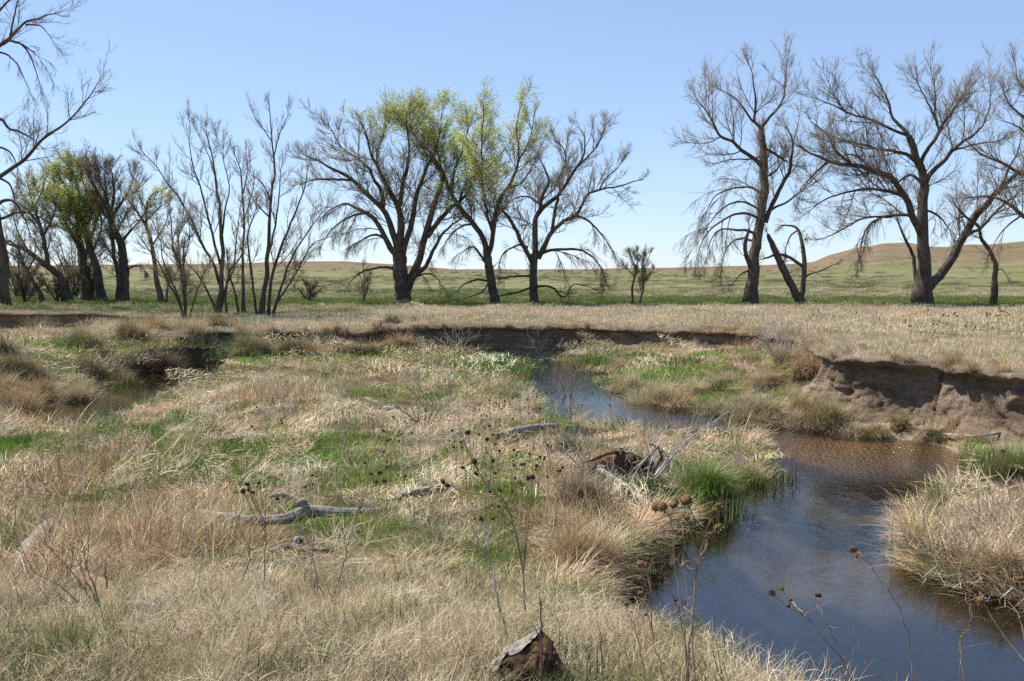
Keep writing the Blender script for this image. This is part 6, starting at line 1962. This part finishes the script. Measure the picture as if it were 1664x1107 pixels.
sunflower("straight thin stalk with drooping dark heads left of the raised driftwood stub", 8.8, [(433, 790), (431, 850), (429, 905), (428, 955)], [(402, 787, 5), (395, 798, 6), (404, 795, 5), (411, 800, 5), (420, 785, 5), (451, 810, 5)], 2.0, M_DRY, True, 18)
sunflower("pale bent stem leaning left across the long driftwood", 8.4, [(478, 830), (490, 858), (508, 900), (520, 950), (528, 972)], [], 2.4, M_DRYP, True, 19)
sunflower("bare brown stalk in the reeds left of the straight thin stalk", 9.0, [(405, 880), (402, 915), (388, 952)], [], 2.4, M_DRYD, True, 20)
sunflower("thin brown stem standing alone in front of the bank grass, right of the hollow stump", 5.6, [(977, 1028), (978, 1060), (980, 1105)], [], 2.2, M_DRYD, True, 21)
sunflower("short broken brown stalk among the flattened reeds at lower left", 8.3, [(173, 912), (174, 935), (173, 958)], [], 3.4, M_DRYD, True, 22)

# the many smaller ones further in: alike, so they share one description
MID = np.random.default_rng(77)
def mid_flower(X, Y, Hm, nh, dark, label, group, lean=.12, rad=.0185, rs=.0045):
    z = gz(X, Y)
    g = np.array([X, Y, z])
    e = empty("sunflower_stalk", (X, Y, z), label, "dry flower", group)
    top = np.array([MID.normal(0, lean) * Hm, MID.normal(0, lean) * Hm, Hm])
    mid = top * .5 + MID.normal(0, .03, 3)
    c = catmull([np.array([0, 0, -.03]), mid, top], 12)
    mat = [M_DRYD, M_DRY, M_DRYP][MID.choice(3, p=[.45, .35, .2])]
    V, Q, T = tubes(c[None], np.linspace(rs, rs * .45, 12)[None], 5, .05, True, MID)
    bag = Bag()
    bag.add(V, Q, T)
    hs = [top]
    for k in range(nh - 1):
        j = MID.integers(6, 11)
        p = c[j] + np.array([MID.normal(0, .10), MID.normal(0, .10), MID.uniform(.04, .16)])
        cc = catmull([c[j], (c[j] + p) / 2 + [0, 0, -.02], p], 6)
        bag.add(*tubes(cc[None], np.full((1, 6), rs * .6), 4)[:2])
        hs.append(p)
    obj("stem", bag.mesh("stem", mat), e)
    for p in hs:
        add_head(e, np.zeros(3), p, rad * MID.uniform(.75, 1.2), MID.random() < dark, MID)

cnt = 0
while cnt < 38:
    u, v = MID.normal(760, 170), MID.uniform(640, 900)
    if v > 860 and (u < 500 or u > 860):
        continue
    p = ground_at(u, v + 40)
    if p[1] > 24 or p[1] < 8.5 or poly_dist(np.array([p[0]]), np.array([p[1]]), WPOLY)[0] < .5:
        continue
    mid_flower(p[0], p[1], MID.uniform(.55, 1.05), MID.integers(2, 6), .8, "dry sunflower stalk with small dark seed heads among the straw of the point bar", "dry sunflowers across the point bar")
    cnt += 1
cnt = 0
while cnt < 28:
    u, v = MID.uniform(1060, 1720), MID.uniform(520, 590)
    p = at(u, v, T_TERR)
    if poly_dist(np.array([p[0]]), np.array([p[1]]), BPOLY)[0] > -.6:
        continue
    mid_flower(p[0], p[1], MID.uniform(.45, 1.0), MID.integers(2, 6), .9, "thin dry sunflower stalk in the pale grass above the right cut bank", "dry sunflowers above the right cut bank", rad=.022, rs=.006)
    cnt += 1

# sandbar stones of mud at the right, clods fallen from the bank
def clod(label, u, v, rpx, seed, group, flat=.5):
    g = ground_at(u, v)
    s = g[1] / FPX * rpx
    rg = np.random.default_rng(seed)
    th = np.linspace(0.02, 3.12, 8)
    ph = np.arange(12) / 12 * 6.283
    TT, PH = np.meshgrid(th, ph, indexing='ij')
    n = 1 + .38 * fbm(np.cos(PH) * 1.6 + TT + seed, np.sin(PH) * 1.6 + seed * 2, seed, 3) + rg.normal(0, .05, TT.shape)
    V = np.stack([np.sin(TT) * np.cos(PH) * n, np.sin(TT) * np.sin(PH) * n, np.cos(TT) * n * flat], -1).reshape(-1, 3) * s
    i = np.arange(96).reshape(8, 12)
    Q = np.stack([i[:-1], i[1:], np.roll(i[1:], -1, 1), np.roll(i[:-1], -1, 1)], -1).reshape(-1, 4)
    o = obj("soil_clod", make_mesh("soil_clod", V, Q, None, M_DIRT, False), loc=(g[0], g[1], g[2] + s * .15))
    tag(o, label, "clod", group)
for k in range(60):
    u = OB.uniform(1350, 1690)
    v = OB.uniform(672, 716)
    clod("clod of earth fallen from the right cut bank onto the sandy slump", u, v, 2 + 8 * OB.random() ** 2, 200 + k, "fallen soil clods under the right cut bank")
for k in range(18):
    u = OB.uniform(900, 1080)
    v = OB.uniform(571, 580)
    clod("clod of earth at the foot of the shaded back bank", u, v, OB.uniform(2, 5), 300 + k, "fallen soil clods under the back bank")
